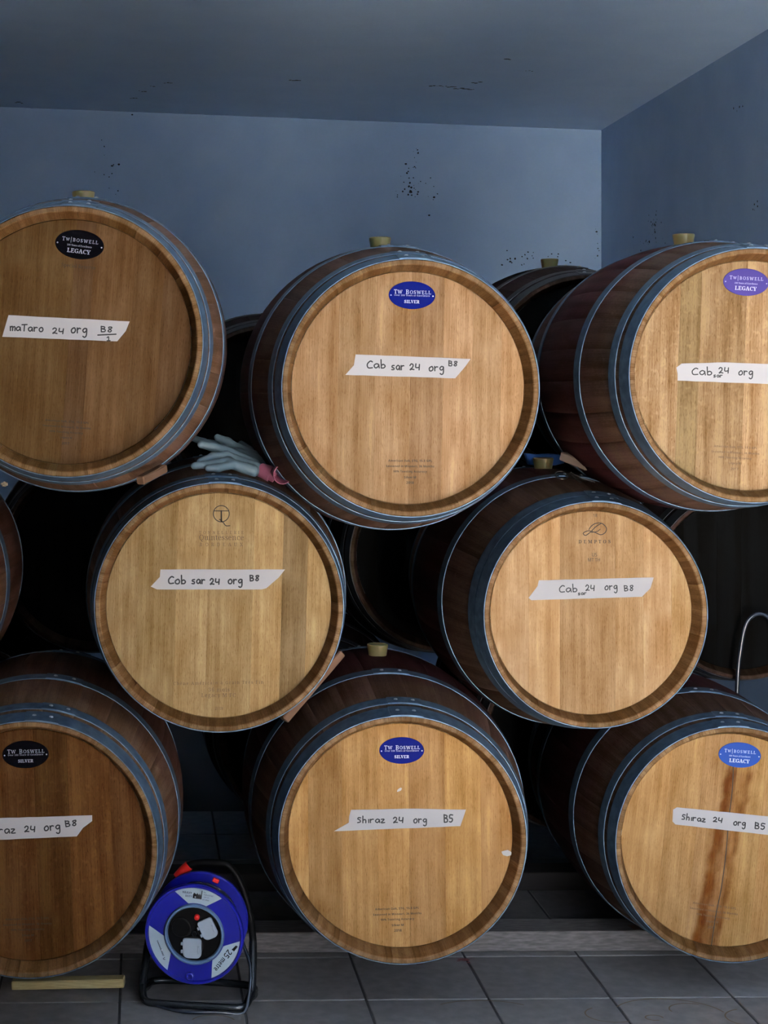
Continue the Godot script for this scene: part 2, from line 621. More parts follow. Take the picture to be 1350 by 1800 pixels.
# d: cx, cy, r (pixels of the rim), size (metres), rb, yaw, label, boards, tint ...
func barrel(d: Dictionary) -> Dictionary:
	var size: float = d.get("size", 0.283)
	var rb: float = d.rb
	var rh := size - 0.0022
	var Z: float = d.get("z", F * size / d.get("r", 220.0))
	var head := px(d.cx, d.cy, Z)
	var yaw: float = deg_to_rad(d.get("yaw", 0.0))
	var basis := Basis(Vector3.UP, yaw)
	var mid := head - basis * Vector3(0, 0, HALF)
	var root := thing("wine_barrel", d.label, "barrel", mid - Vector3(0, rb, 0), yaw, d.get("group", "oak barrels of the front stack"))
	var ax := Vector3(0, rb, 0)
	var r := RandomNumberGenerator.new()
	r.seed = int(d.cx * 7 + d.cy * 13)
	var stain: int = d.get("stain", 0)
	var old: bool = d.get("old", false)
	for i in STAVES:
		var v := r.randi() % 5
		put("stave", stave_mesh(rb, rh, stain, v), M.oak_shaded if old else M.oak_stave, root, Transform3D(Basis(Vector3(0, 0, 1), TAU * (i + 0.5 * d.get("turn", 0.3)) / STAVES), ax))
	for side: float in [1.0, -1.0]:
		for hi in HOOPS.size():
			var lap: float = d.get("lap", 0.05) + r.randf_range(-0.05, 0.09)
			var h = d.get("hoops", HOOPS)[hi]
			var hp := put("hoop", hoop_mesh(rb, rh, h[0] * side, h[1] * side, lap), M.hoop_shaded if old else M.hoop, root, Transform3D(Basis.IDENTITY, ax))
			if side > 0 or hi == 2:
				for k in 2:
					var a := lap + (k - 0.5) * 0.13
					var t: float = (h[0] + h[1]) / 2.0 * side
					var rr := bulge(t, rb, rh) + 0.0042
					put("rivet", rivet_mesh(), M.rivet, hp, Transform3D(Basis(Vector3(0, 0, 1), -a), Vector3(sin(a) * rr, cos(a) * rr, t)))
	if d.get("bung", true):
		var roll: float = d.get("bung_roll", 0.0)
		put("bung", bung_mesh(), M.bung, root, Transform3D(Basis(Vector3(0, 0, 1), -roll), ax + Vector3(sin(roll), cos(roll), 0) * (rb - 0.001)))
	# the head: boards on edge, clipped to the circle
	var R := rh - 0.0235
	var hz := 0.43
	var roll_head: float = deg_to_rad(d.get("roll", 0.0))
	var hb := Basis(Vector3(0, 0, 1), roll_head)
	var cuts: Array = d.get("boards", [])
	if cuts.is_empty():
		var x := -R + 0.0005
		while x < R - 0.05:
			cuts.append(x)
			x += r.randf_range(0.055, 0.1)
		cuts.append(R - 0.0005)
	else:
		cuts = cuts.map(func(k): return k * R)
		cuts.push_front(-R + 0.0005)
		cuts.append(R - 0.0005)
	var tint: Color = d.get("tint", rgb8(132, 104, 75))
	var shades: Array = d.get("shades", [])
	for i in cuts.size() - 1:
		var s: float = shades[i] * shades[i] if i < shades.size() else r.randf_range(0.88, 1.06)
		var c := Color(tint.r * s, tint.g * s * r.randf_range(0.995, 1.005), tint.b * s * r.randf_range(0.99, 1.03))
		put("head_board", board_mesh(cuts[i], cuts[i + 1], R, c, r, d.get("soak", [])), M.oak_shaded if old else M.oak_head_figured if d.get("figured", false) else M.oak_head, root, Transform3D(hb, ax + Vector3(0, 0, hz)))
	var st := begin()
	add_plate(st, ellipse(rh - 0.024, rh - 0.024, 40), 0.0, 0.02)
	put("head_panel", finish(st), M.oak_head, root, Transform3D(Basis(Vector3.UP, PI), ax - Vector3(0, 0, hz)))
	return {"root": root, "hz": hz, "ax": ax, "rb": rb, "rh": rh, "Z": Z, "s": F / (Z + 0.04)}

# a pixel of the photograph on the head of barrel b
func on_head(b: Dictionary, x: float, y: float) -> Vector2:
	var inv: Transform3D = b.root.transform.affine_inverse()
	var o := inv * Vector3(0, EYE, 0)
	var q := inv * px(x, y, 1.0)
	var k: float = (b.hz - o.z) / (q.z - o.z)
	var p := o + (q - o) * k
	return Vector2(p.x, p.y - b.ax.y)

func head_xf(b: Dictionary) -> Transform3D:
	return Transform3D(Basis.IDENTITY, b.ax + Vector3(0, 0, b.hz))

func plaque(b: Dictionary, x: float, y: float, tilt: float, m: Material, kind: String) -> void:
	var c := on_head(b, x, y)
	var xf := head_xf(b) * Transform3D(Basis(Vector3(0, 0, 1), deg_to_rad(tilt)), Vector3(c.x, c.y, 0))
	var st := begin()
	add_plate(st, ellipse(0.0515, 0.0305), 0.0016, 0.0015, Transform3D.IDENTITY, 0.0005)
	var p := put("plaque", finish(st), m, b.root, xf)
	st = begin()
	var z := 0.0018
	if kind == "SILVER":
		add_text(st, "T", serif, 0.0068, Vector2(-0.0365, 0.0072), z)
		add_text(st, "W", serif, 0.0108, Vector2(-0.0268, 0.0068), z)
		add_text(st, "B", serif, 0.0068, Vector2(-0.0105, 0.0072), z)
		add_text(st, "OSWELL", serif, 0.046, Vector2(0.0185, 0.0067), z, 0.0, 3)
		add_text(st, "Over 100 Years of Excellence", serif, 0.078, Vector2(0, -0.0005), z, 0.0, 4)
		add_text(st, "SILVER", serif_bold, 0.0335, Vector2(0, -0.0142), z)
	else:
		add_text(st, "T", serif, 0.006, Vector2(-0.0345, 0.0088), z)
		add_text(st, "W", serif, 0.0082, Vector2(-0.0258, 0.0084), z)
		var bar := begin()
		add_stroke(bar, [Vector2(-0.0187, 0.0022), Vector2(-0.0187, 0.0138)], 0.0007, z)
		bar.index()
		st.append_from(finish(bar), 0, Transform3D.IDENTITY)
		add_text(st, "BOSWELL", serif, 0.053, Vector2(0.0115, 0.0085), z, 0.0, 5)
		add_text(st, "100 Years of Excellence", serif, 0.052, Vector2(0, -0.0028), z)
		add_text(st, "LEGACY", serif_bold, 0.049, Vector2(0, -0.014), z)
	put("lettering", st.commit(), M.silver, p)
	for s: float in [-1.0, 1.0]:
		st = begin()
		add_lathe(st, [Vector2(0.0016, 0), Vector2(0.0014, 0.0007), Vector2(0, 0.0009)], 10, Transform3D(Basis(Vector3.RIGHT, PI / 2), Vector3(s * 0.0465, -0.001, 0.0016)))
		put("pin", finish(st), M.silver, p)

# outline and words in pixels of the photograph
func tape(b: Dictionary, outline: Array, words: Array, xh := 7.6, pen := 1.9) -> void:
	var pts := PackedVector2Array()
	for i in outline.size():
		var p0 := on_head(b, outline[i][0], outline[i][1])
		var nx = outline[(i + 1) % outline.size()]
		var p1 := on_head(b, nx[0], nx[1])
		pts.append(p0)
		var n := int(p0.distance_to(p1) / 0.02)
		for k in range(1, n):
			pts.append(p0.lerp(p1, float(k) / n) + Vector2(0, rng.randf_range(-0.0003, 0.0003)))
	var st := begin()
	add_plate(st, pts, 0.0009, 0.0008)
	var t := put("tape_label", finish(st), M.tape, b.root, head_xf(b))
	t.set_meta("label", "strip of white masking tape with handwriting")
	for w in words:
		st = begin()
		var k: float = w[4] if w.size() > 4 else 1.0
		var dy: float = w[5] if w.size() > 5 else 0.0
		if w[0] == "-":
			add_stroke(st, [on_head(b, w[1], w[3]), on_head(b, w[2], w[3] - 1.5)], 1.2 * pen / b.s, 0.0011)
		else:
			add_hand(st, w[0], on_head(b, w[1], w[3]), on_head(b, w[2], w[3] + dy), xh * k / b.s, 1.2 * pen * (0.6 + 0.4 * k) / b.s, 0.0011)
		put("handwriting", finish(st), M.ink, t)

func burnt(b: Dictionary, lines: Array, m: Material, turn := 0.0) -> void:
	var st := begin()
	var tt := deg_to_rad(turn)
	for l in lines:      # [words, x, y, width px, font, spacing, turn]
		add_text(st, l[0], l[4] if l.size() > 4 else sans, l[3] / b.s, on_head(b, l[1], l[2]), 0.0004, deg_to_rad(l[6]) if l.size() > 6 else tt, l[5] if l.size() > 5 else 0)
	put("burnt_lettering", st.commit(), m, b.root, head_xf(b))

func foot_text(b: Dictionary, x: float, y: float, turn: float, kind: String, year: String, m: Material) -> void:
	var t := deg_to_rad(turn)
	var rows := [["American Oak, STG, 15.5 GPL", 77], ["Seasoned in Missouri, 36 Months", 85], ["98% Toasting Accuracy", 59], [kind, 21], [year, 13]]
	var lines := []
	for i in 5:
		lines.append([rows[i][0], x + sin(t) * 9.6 * i, y + cos(t) * 9.6 * i, rows[i][1], sans_bold, 1 if i < 3 else 0])
	burnt(b, lines, m, turn)

# ------------------------------------------------------------------ scene
func _ready() -> void:
	rng.seed = 2024
	damp.seed = 9
	damp.frequency = 0.05
	# camera
	var cam := Camera3D.new()
	cam.name = "camera"
	cam.projection = Camera3D.PROJECTION_FRUSTUM
	cam.near = 0.05
	cam.far = 60.0
	cam.size = 1800.0 / F * 0.05
	cam.frustum_offset = Vector2(675.0 - VX, -(900.0 - VY)) / F * 0.05
	cam.position = Vector3(0, EYE, 0)
	add_child(cam)
	cam.current = true
	# sky and exposure
	var env := Environment.new()
	env.background_mode = Environment.BG_SKY
	var sky := Sky.new()
	var sm := ProceduralSkyMaterial.new()
	sm.sky_top_color = rgb8(196, 212, 236)
	sm.sky_horizon_color = rgb8(236, 238, 240)
	sm.ground_horizon_color = rgb8(214, 214, 210)
	sm.ground_bottom_color = rgb8(150, 148, 142)
	sm.sun_angle_max = 0.0
	sm.energy_multiplier = 1.0
	sky.sky_material = sm
	env.sky = sky
	env.background_energy_multiplier = 30.0
	env.tonemap_mode = Environment.TONE_MAPPER_LINEAR
	env.tonemap_exposure = 1.65
	env.sdfgi_enabled = true
	env.ssao_enabled = true
	env.ssil_enabled = true
	var we := WorldEnvironment.new()
	we.name = "world_environment"
	we.environment = env
	add_child(we)

	var sun := DirectionalLight3D.new()
	sun.name = "sun"
	sun.light_color = Color(1.0, 0.97, 0.93)
	sun.light_energy = 130.0
	sun.light_angular_distance = 0.5
	sun.shadow_enabled = true
	sun.look_at_from_position(Vector3(0.8, 7, 10), Vector3.ZERO, Vector3.UP)
	add_child(sun)

	serif = SystemFont.new()
	serif.font_names = PackedStringArray(["Droid Serif"])
	serif_bold = SystemFont.new()
	serif_bold.font_names = PackedStringArray(["Droid Serif"])
	serif_bold.font_weight = 700
	sans = SystemFont.new()
	sans.font_names = PackedStringArray(["Droid Sans"])
	sans_bold = SystemFont.new()
	sans_bold.font_names = PackedStringArray(["Droid Sans"])
	sans_bold.font_weight = 700
	make_materials()
	build_room()
	build_barrels()
	build_small()

func struct(called: String, mesh: Mesh, m: Material) -> MeshInstance3D:
	var o := put(called, mesh, m, self)
	o.set_meta("kind", "structure")
	return o

func box_mesh(a: Vector3, b: Vector3, ch := 0.003) -> ArrayMesh:
	var st := begin()
	add_box(st, b - a, Transform3D(Basis.IDENTITY, (a + b) / 2), ch)
	return finish(st, true)

func label(o: Node, text: String, category := "") -> void:
	o.set_meta("label", text)
	if category != "":
		o.set_meta("category", category)

func build_room() -> void:
	var top := 3.3
	label(struct("wall_back", box_mesh(Vector3(ROOM_L - 0.2, -0.1, BACK - 0.2), Vector3(ROOM_R + 0.2, top, BACK)), M.plaster), "pale blue plastered back wall above the barrels", "wall")
	label(struct("wall_left", box_mesh(Vector3(ROOM_L - 0.2, -0.1, BACK), Vector3(ROOM_L, top, FRONT)), M.grey_render), "bare rendered wall left of the stack", "wall")
	label(struct("wall_right", box_mesh(Vector3(ROOM_R, -0.1, BACK), Vector3(ROOM_R + 0.2, top, FRONT)), M.plaster), "pale blue plastered wall right of the stack", "wall")
	# front wall with the doorway that the photo is taken through and the daylight comes through
	var x0 := DOOR_L
	var x1 := DOOR_R
	var dh := 2.15
	var st := begin()
	add_box(st, Vector3(x0 - ROOM_L + 0.2, top + 0.1, 0.2), Transform3D(Basis.IDENTITY, Vector3((x0 + ROOM_L - 0.2) / 2, top / 2 - 0.05, FRONT + 0.1)))
	add_box(st, Vector3(ROOM_R + 0.2 - x1, top + 0.1, 0.2), Transform3D(Basis.IDENTITY, Vector3((x1 + ROOM_R + 0.2) / 2, top / 2 - 0.05, FRONT + 0.1)))
	add_box(st, Vector3(x1 - x0, top - dh, 0.2), Transform3D(Basis.IDENTITY, Vector3((x0 + x1) / 2, (top + dh) / 2, FRONT + 0.1)))
	label(struct("wall_front", finish(st), M.grey_render), "bare rendered wall with the doorway to the yard", "wall")
	# ceiling slab, rising gently to the left
	st = begin()
	var w := ROOM_R - ROOM_L + 0.6
	var mid := Vector3((ROOM_R + ROOM_L) / 2, CEIL + SLOPE * (ROOM_R - ROOM_L) / 2, (BACK + FRONT) / 2)
	add_box(st, Vector3(w, 0.2, FRONT - BACK + 0.6), Transform3D(Basis(Vector3(0, 0, 1), -atan(SLOPE)), mid + Vector3(0, 0.1, 0)))
	label(struct("ceiling", finish(st), M.ceiling_paint), "pale blue plastered ceiling", "ceiling")
	# floor: a grout bed with tiles laid on it
	label(struct("ground", box_mesh(Vector3(-12, -0.16, FRONT + 0.2), Vector3(14, -0.02, 24)), M.outside), "concrete yard outside the doorway", "ground")
	label(struct("roof_added", box_mesh(Vector3(-5, 2.9, FRONT + 0.2), Vector3(6, 3.05, FRONT + 0.2 + ADDED_ROOF)), M.grey_render), "added unseen canopy outside the doorway, cutting the high sky light", "roof_added")  # unseen canopy added to keep high sky light off the floor
	label(struct("wall_added", box_mesh(Vector3(ROOM_R + 0.05, -0.05, FRONT + 0.2), Vector3(ROOM_R + 0.3, 3.6, FRONT + 0.2 + ADDED_WALL)), M.grey_render), "added unseen wall outside the doorway, dimming the left barrels", "wall")  # unseen wall added to dim the light reaching the left barrels
	var fl := struct("floor", box_mesh(Vector3(ROOM_L - 0.2, -0.14, BACK - 0.2), Vector3(ROOM_R + 0.2, -0.003, FRONT + 0.2)), M.grout)
	label(fl, "grey tiled cellar floor with dark joints", "floor")
	var p := 0.292
	var variants := []
	for k in 3:
		st = begin()
		add_box(st, Vector3(p - 0.006, 0.012, p - 0.006), Transform3D.IDENTITY, 0.0015)
		variants.append(finish(st))
	var tone_m := []
	for k in 3:
		var m: StandardMaterial3D = M.tile.duplicate()
		var v := 0.94 + 0.05 * k
		m.albedo_color = Color(v, v, v)
		m.uv1_offset = Vector3(0.31, 0.17, 0.53) * k
		tone_m.append(m)
	var rot := Basis(Vector3.UP, deg_to_rad(1.2))
	var o := Vector3(0.742, 0, -3.915)
	for i in range(-7, 5):
		for j in range(-6, 9):
			var c := o + rot * Vector3((i + 0.5) * p, -0.006, (j + 0.5) * p)
			if c.x > ROOM_R - 0.15 or c.x < ROOM_L + 0.15 or c.z > -1.4 or c.z < -5.6:
				continue
			put("tile", variants[0], tone_m[rng.randi() % 3], fl, Transform3D(rot, c + Vector3(0, rng.randf_range(-0.0006, 0.0006), 0)))
	st = begin()
	add_box(st, Vector3(ROOM_R - ROOM_L, 0.01, FRONT + 1.4), Transform3D(Basis.IDENTITY, Vector3((ROOM_R + ROOM_L) / 2, -0.006, (FRONT - 1.4) / 2)))
	var near := put("tiling", finish(st), M.tile, fl)
	near.set_meta("kind", "stuff")
	# specks of black mould on wall and ceiling
	st = begin()
	var spots := [[722, 335, 26, 34, 26], [716, 300, 16, 18, 8], [735, 275, 12, 16, 7], [760, 345, 14, 50, 8], [195, 300, 40, 60, 14], [240, 195, 120, 20, 6], [905, 455, 42, 18, 16], [990, 460, 40, 18, 10], [1050, 430, 6, 40, 8]]
	for s in spots:
		for k in s[4]:
			var a := rng.randf() * TAU
			var q := rng.randf()
			speck(st, px(s[0] + cos(a) * q * s[2], s[1] + sin(a) * q * s[3], -BACK) + Vector3(0, 0, 0.002), Vector3.RIGHT, Vector3.UP, rng.randf_range(0.0014, 0.005) * (1.3 - q * 0.6))
	var mw := put("mould_specks", finish(st), M.mould, get_node("wall_back"))
	mw.set_meta("kind", "stuff")
	st = begin()
	for s in [[1150, 395, 14, 26, 26], [1140, 425, 30, 20, 20], [1298, 190, 14, 14, 4], [1330, 360, 10, 30, 5]]:
		for k in s[4]:
			var a := rng.randf() * TAU
			var q := rng.randf()
			var X: float = s[0] + cos(a) * q * s[2]
			var Z := (ROOM_R - 0.002) * F / (X - VX)
			speck(st, px(X, s[1] + sin(a) * q * s[3], Z), Vector3.BACK, Vector3.UP, rng.randf_range(0.0018, 0.0055))
	mw = put("mould_specks", finish(st), M.mould, get_node("wall_right"))
	mw.set_meta("kind", "stuff")
	st = begin()
	for s in [[758, 150, 5], [783, 153, 4], [800, 156, 7], [832, 145, 3], [925, 124, 3], [890, 105, 2], [230, 172, 3], [245, 160, 3], [265, 152, 2], [290, 146, 3], [510, 142, 4], [28, 180, 3], [56, 191, 4]]:
		var Z := 6.0
		for it in 8:
			var X: float = (s[0] - VX) / F * Z
			Z = (CEIL + SLOPE * (ROOM_R - X) - EYE - 0.002) * F / (VY - s[1])
		for k in s[2]:
			speck(st, px(s[0], s[1], Z) + Vector3(k * 0.013, -k * 0.0006, rng.randf_range(-0.02, 0.02)), Vector3.RIGHT, Vector3.FORWARD, rng.randf_range(0.004, 0.01))
	mw = put("mould_specks", finish(st), M.mould, get_node("ceiling"))
	mw.set_meta("kind", "stuff")

func speck(st: SurfaceTool, c: Vector3, u: Vector3, v: Vector3, r: float) -> void:
	st.set_smooth_group(-1)
	var pts := []
	var e := rng.randf_range(0.7, 1.5)
	for k in 7:
		var a := TAU * k / 7
		pts.append(c + (u * cos(a) * e + v * sin(a)) * r * rng.randf_range(0.75, 1.15))
	for k in range(1, 6):
		tri(st, pts[0], pts[k + 1], pts[k])

const WHERE := ["added dark barrel in the gap between the four middle barrels", "added dark barrel in the shade behind the scripted D barrel", "added dark barrel in the shade behind the Q monogram barrel", "added dark barrel low down behind the cable reel", "added dark barrel low down in the gap left of the drip-stained barrel", "added dark barrel low down behind the barrel with black plaque, bottom left", "added dark barrel in the shade below the mataro barrel, at the left edge", "added dark barrel at the left edge, low in the shade behind the bottom left barrel", "added dark barrel filling the dark gap behind the rubber gloves"]

func build_barrels() -> void:
	# --- front stack, top row
	var b := barrel({"cx": 118, "cy": 600, "r": 240, "rb": 0.338, "yaw": -0.9, "label": "oak barrel at the top left with a black oval plaque and tape reading mataro", "tint": rgb8(87, 64, 41), "roll": -4.0, "boards": [-0.62, -0.3, 0.0, 0.16, 0.5, 0.74], "shades": [0.97, 1.0, 1.0, 0.97, 1.03, 0.99, 0.97]})  # tint darkened for the weaker light at the left of the stack
	plaque(b, 140, 430, -7, M.plaque_black, "LEGACY")
	tape(b, [[15, 554], [228, 565], [221, 582], [206, 600], [4, 592]], [["maTaro", 18, 76, 581, 0.95, 2], ["24", 92, 112, 586, 0.95, 1], ["org", 125, 153, 585, 1.15, 1], ["B8", 177, 198, 583, 0.8, 1], ["-", 172, 204, 589], ["1", 187, 196, 599, 0.6]])
	burnt(b, [["Special Reserve", 138, 469, 60, serif]], M.burn, -6)
	foot_text(b, 118, 741, -4, "Legacy M", "2017", M.burn)
	b = barrel({"cx": 722, "cy": 682, "r": 228, "rb": 0.343, "yaw": 1.1, "stain": 1, "label": "oak barrel in the middle of the top row with a bright blue plaque", "roll": -1.0, "boards": [-0.6, -0.28, 0.02, 0.3, 0.55, 0.8], "shades": [1.0, 0.98, 1.0, 0.96, 1.02, 1.0, 1.03]})
	plaque(b, 724, 519, -1.5, M.plaque_blue, "SILVER")
	tape(b, [[625, 623], [827, 631], [818, 644], [800, 665], [607, 659], [622, 642]], [["Cab", 645, 678, 647], ["sar", 688, 711, 650], ["24", 720, 738, 650], ["org", 754, 780, 652], ["B8", 788, 804, 643, 0.75, 1]])
	foot_text(b, 721, 810, -0.5, "Silver M", "2018", M.burn)
	b = barrel({"cx": 1328, "cy": 660, "r": 225, "rb": 0.328, "yaw": 1.8, "stain": 1, "figured": true, "label": "oak barrel at the right end of the top row with a violet plaque", "tint": rgb8(119, 96, 68), "roll": -2.0, "boards": [-0.62, -0.44, -0.04, 0.3, 0.62], "shades": [1.03, 0.95, 0.99, 1.06, 0.96, 1.0]})
	plaque(b, 1311, 496, -3, M.plaque_violet, "LEGACY")
	tape(b, [[1189, 646], [1198, 639], [1276, 637], [1420, 643], [1416, 678], [1350, 675], [1191, 669], [1191, 657]], [["Cab", 1216, 1252, 659], ["sar", 1254, 1270, 663, 0.5], ["24", 1263, 1281, 656], ["org", 1298, 1323, 659, 1.0, 1], ["B8", 1372, 1392, 657, 0.8]], 7.4, 1.7)
	foot_text(b, 1293, 786, -3, "Legacy M", "2017", M.burn_faint)
	# --- middle row
	b = barrel({"cx": -262, "cy": 1048, "z": 3.75, "rb": 0.338, "label": "oak barrel cut off by the left edge of the photo in the middle row", "turn": 0.7})
	b = barrel({"cx": 385, "cy": 1068, "r": 220, "rb": 0.321, "yaw": 0.0, "bung": false, "label": "oak barrel left of centre in the middle row branded with a letter Q monogram", "tint": rgb8(136, 112, 77), "roll": -1.5, "boards": [-0.72, -0.38, -0.1, 0.3, 0.56, 0.78], "shades": [0.98, 0.97, 1.02, 1.0, 1.04, 0.91, 1.02], "lap": -0.03})
	tape(b, [[282, 1001], [501, 1001], [490, 1015], [468, 1034], [460, 1036], [276, 1036], [265, 1031], [281, 1014]], [["Cob", 296, 327, 1026, 1.05], ["sar", 337, 361, 1026], ["24", 369, 386, 1027], ["org", 401, 426, 1026, 1.05], ["B8", 439, 456, 1021, 0.85]], 7.4, 2.1)
	var st := begin()
	var c := on_head(b, 389, 903)
	var u: float = 1.0 / b.s
	var ring := []
	for k in 33:
		ring.append(c + Vector2(sin(TAU * k / 32), cos(TAU * k / 32) * 1.02) * 14.0 * u)
	add_stroke(st, ring, 1.6 * u, 0.0004, Transform3D.IDENTITY, 1)
	add_stroke(st, [c + Vector2(-13, 5) * u, c + Vector2(13, 5) * u], 1.5 * u, 0.0004)
	add_stroke(st, [c + Vector2(0, 5) * u, c + Vector2(0, -14) * u], 2.4 * u, 0.0004)
	add_stroke(st, [c + Vector2(-3, -10) * u, c + Vector2(3, -15) * u, c + Vector2(8, -21) * u, c + Vector2(15, -21) * u], 1.6 * u, 0.0004)
	put("monogram", finish(st), M.burn, b.root, head_xf(b))
	burnt(b, [["TONNELLERIE", 389, 936, 78, serif, 14], ["Quintessence", 389, 946, 78, serif], ["BORDEAUX", 389, 957, 76, serif, 18], ["Chêne Américain à Grain Très Fin", 384, 1200, 158, serif, 6, 1.0], ["36 mois", 385, 1212, 37, serif, 3], ["Legacy M FC", 384, 1223, 60, serif, 3], ["2018", 385, 1245, 14, serif]], M.burn_faint, 0)
	b = barrel({"cx": 1048, "cy": 1081, "r": 200, "size": 0.270, "rb": 0.325, "yaw": 2.6, "stain": 1, "label": "oak barrel right of centre in the middle row branded with a scripted D emblem", "tint": rgb8(139, 111, 79), "boards": [-0.62, -0.31, 0.24, 0.52, 0.8], "shades": [1.03, 1.04, 0.96, 1.0, 1.03, 1.02], "lap": 0.1, "hoops": [[0.470, 0.424], [0.421, 0.384], [0.205, 0.168]]})
	tape(b, [[947, 1020], [1149, 1015], [1143, 1034], [1128, 1049], [934, 1055], [929, 1051], [945, 1030]], [["Cab", 983, 1015, 1041, 1.0, -1], ["sar", 1016, 1031, 1046, 0.5, -1], ["24", 1029, 1045, 1038], ["org", 1063, 1085, 1037, 1.0, -1], ["B8", 1097, 1114, 1039, 0.85, -1]], 7.2, 1.6)
	st = begin()
	u = 1.0 / b.s
	c = on_head(b, 1046, 932)
	var dl := []
	for p in [[11, 12], [1, 6], [-8, -3], [-17, -9], [-21, -5], [-12, -1], [0, -4], [10, -8], [18, -4], [20, 4], [12, 12], [1, 12], [-7, 7], [-11, 1]]:
		dl.append(c + Vector2(p[0], p[1]) * u)
	add_stroke(st, dl, 1.5 * u, 0.0004)
	add_stroke(st, [c + Vector2(9, 2) * u, c + Vector2(4, -2) * u, c + Vector2(-7, -4) * u], 1.2 * u, 0.0004)
	put("emblem", finish(st), M.burn, b.root, head_xf(b))
	burnt(b, [["18", 1046, 906, 7, sans], ["DEMPTOS", 1045, 952, 57, serif_bold, 12], ["US", 1045, 975, 9, sans], ["MT TH", 1044, 984, 21, sans], ["B181 08852", 1121, 917, 29, sans, 0, -22.0]], M.burn, 0)
	# --- bottom row
	b = barrel({"cx": 51, "cy": 1494, "r": 227, "rb": 0.34, "bung": false, "figured": true, "label": "oak barrel at the bottom left with a black oval plaque and taped name", "tint": rgb8(82, 54, 29), "roll": 2.0, "boards": [-0.66, -0.3, 0.05, 0.34, 0.7], "shades": [0.98, 1.0, 1.0, 0.93, 1.03, 1.0], "lap": 0.12})  # deep orange-brown oak, its tint darkened further for weak light here
	plaque(b, 45, 1326, 1.5, M.plaque_black, "SILVER")
	tape(b, [[-70, 1440], [0, 1438], [162, 1433], [162, 1443], [146, 1455], [135, 1470], [0, 1476], [-66, 1479]], [["Shiraz", -28, 28, 1466, 1.0, -2], ["24", 43, 62, 1462], ["org", 78, 106, 1460, 1.05, -2], ["B8", 115, 136, 1453, 0.85, -2]])
	foot_text(b, 48, 1615, 2, "Silver M", "2017", M.burn)
	b = barrel({"cx": 708, "cy": 1477, "r": 219, "rb": 0.345, "yaw": 0.0, "stain": 1, "label": "oak barrel in the middle of the bottom row with a blue plaque and taped name", "tint": rgb8(143, 109, 68), "roll": 0.5, "boards": [-0.82, -0.52, -0.2, 0.08, 0.4, 0.72], "shades": [1.05, 0.95, 1.0, 1.02, 0.98, 1.02, 1.0], "lap": 0.0})
	plaque(b, 706, 1319, 0.5, M.plaque_blue, "SILVER")
	tape(b, [[617, 1423.5], [715, 1421.5], [819, 1423], [814, 1438], [809, 1452], [587, 1461], [613, 1446], [614, 1434]], [["Shiraz", 628, 677, 1446, 0.85], ["24", 691, 709, 1446, 0.95], ["org", 727, 750, 1446, 0.9], ["B5", 780, 797, 1445, 1.1]])
	foot_text(b, 698, 1597, 2, "Silver M", "2018", M.burn)
	flake(b, 702, 1388, 4.5, 0.6)
	flake(b, 890, 1499, 9, -0.1)
	b = barrel({"cx": 1289, "cy": 1485, "r": 208, "rb": 0.325, "yaw": 0.5, "stain": 1, "bung": false, "label": "oak barrel at the bottom right with brown drip stains running down its head", "soak": [Vector2(0.012, 0.166), Vector2(-0.027, -0.25), 0.041], "tint": rgb8(141, 109, 71), "roll": -6.0, "boards": [-0.6, -0.3, 0.02, 0.3, 0.6], "shades": [1.02, 0.99, 0.97, 1.0, 1.02, 1.0], "lap": 0.03})
	plaque(b, 1300, 1327, -4, M.plaque_sky, "LEGACY")
	drip_line(b)
	tape(b, [[1183, 1423], [1190, 1419], [1350, 1435], [1400, 1441], [1398, 1473], [1350, 1467.5], [1187, 1449], [1182, 1444]], [["Shiraz", 1198, 1240, 1440, 0.85, 5], ["24", 1253, 1269, 1444, 0.85, 2], ["org", 1289, 1310, 1450, 0.9, 2], ["B5", 1326, 1345, 1456, 0.95, 2]], 7.0, 1.9)
	foot_text(b, 1256, 1592, -8, "Legacy M", "2017", M.burn_faint)
	# --- second stack behind: one seen barrel, the rest added to blacken the gaps
	var rear := [[1.147, 1.484, "dark barrel standing in the shade behind the top row, its bung against the wall"], [0.80, 0.944, ""], [1.70, 0.86, ""], [-0.25, 0.944, ""], [0.41, 0.404, ""], [1.20, 0.404, ""], [-0.64, 0.404, ""], [-1.03, 0.944, ""], [-1.42, 0.404, ""], [0.275, 1.357, ""]]
	var n := 0
	for q in rear:
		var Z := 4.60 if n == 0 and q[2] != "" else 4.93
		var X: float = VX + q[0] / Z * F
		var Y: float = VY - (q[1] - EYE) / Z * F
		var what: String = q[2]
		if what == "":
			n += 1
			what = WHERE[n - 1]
		barrel({"cx": X, "cy": Y, "z": Z, "rb": 0.334, "stain": 2, "old": true, "tint": rgb8(20, 19, 20), "label": what, "group": "dark barrels of the second stack", "bung": n == 0})  # near-black tint puts the shade of the gaps into the wood

# a white splinter or splash stuck to the head
func flake(b: Dictionary, x: float, y: float, r: float, tilt: float) -> void:
	var c := on_head(b, x, y)
	var st := begin()
	var pts := PackedVector2Array()
	for k in 9:
		var a := TAU * k / 9
		pts.append(Vector2(cos(a) * 1.2, sin(a) * 0.6).rotated(tilt) * r / b.s * rng.randf_range(0.7, 1.1))
	add_plate(st, pts, 0.0012, 0.0012, Transform3D(Basis.IDENTITY, Vector3(c.x, c.y, 0)))
	put("paint_fleck", finish(st), M.tape, b.root, head_xf(b))

var damp := FastNoiseLite.new()

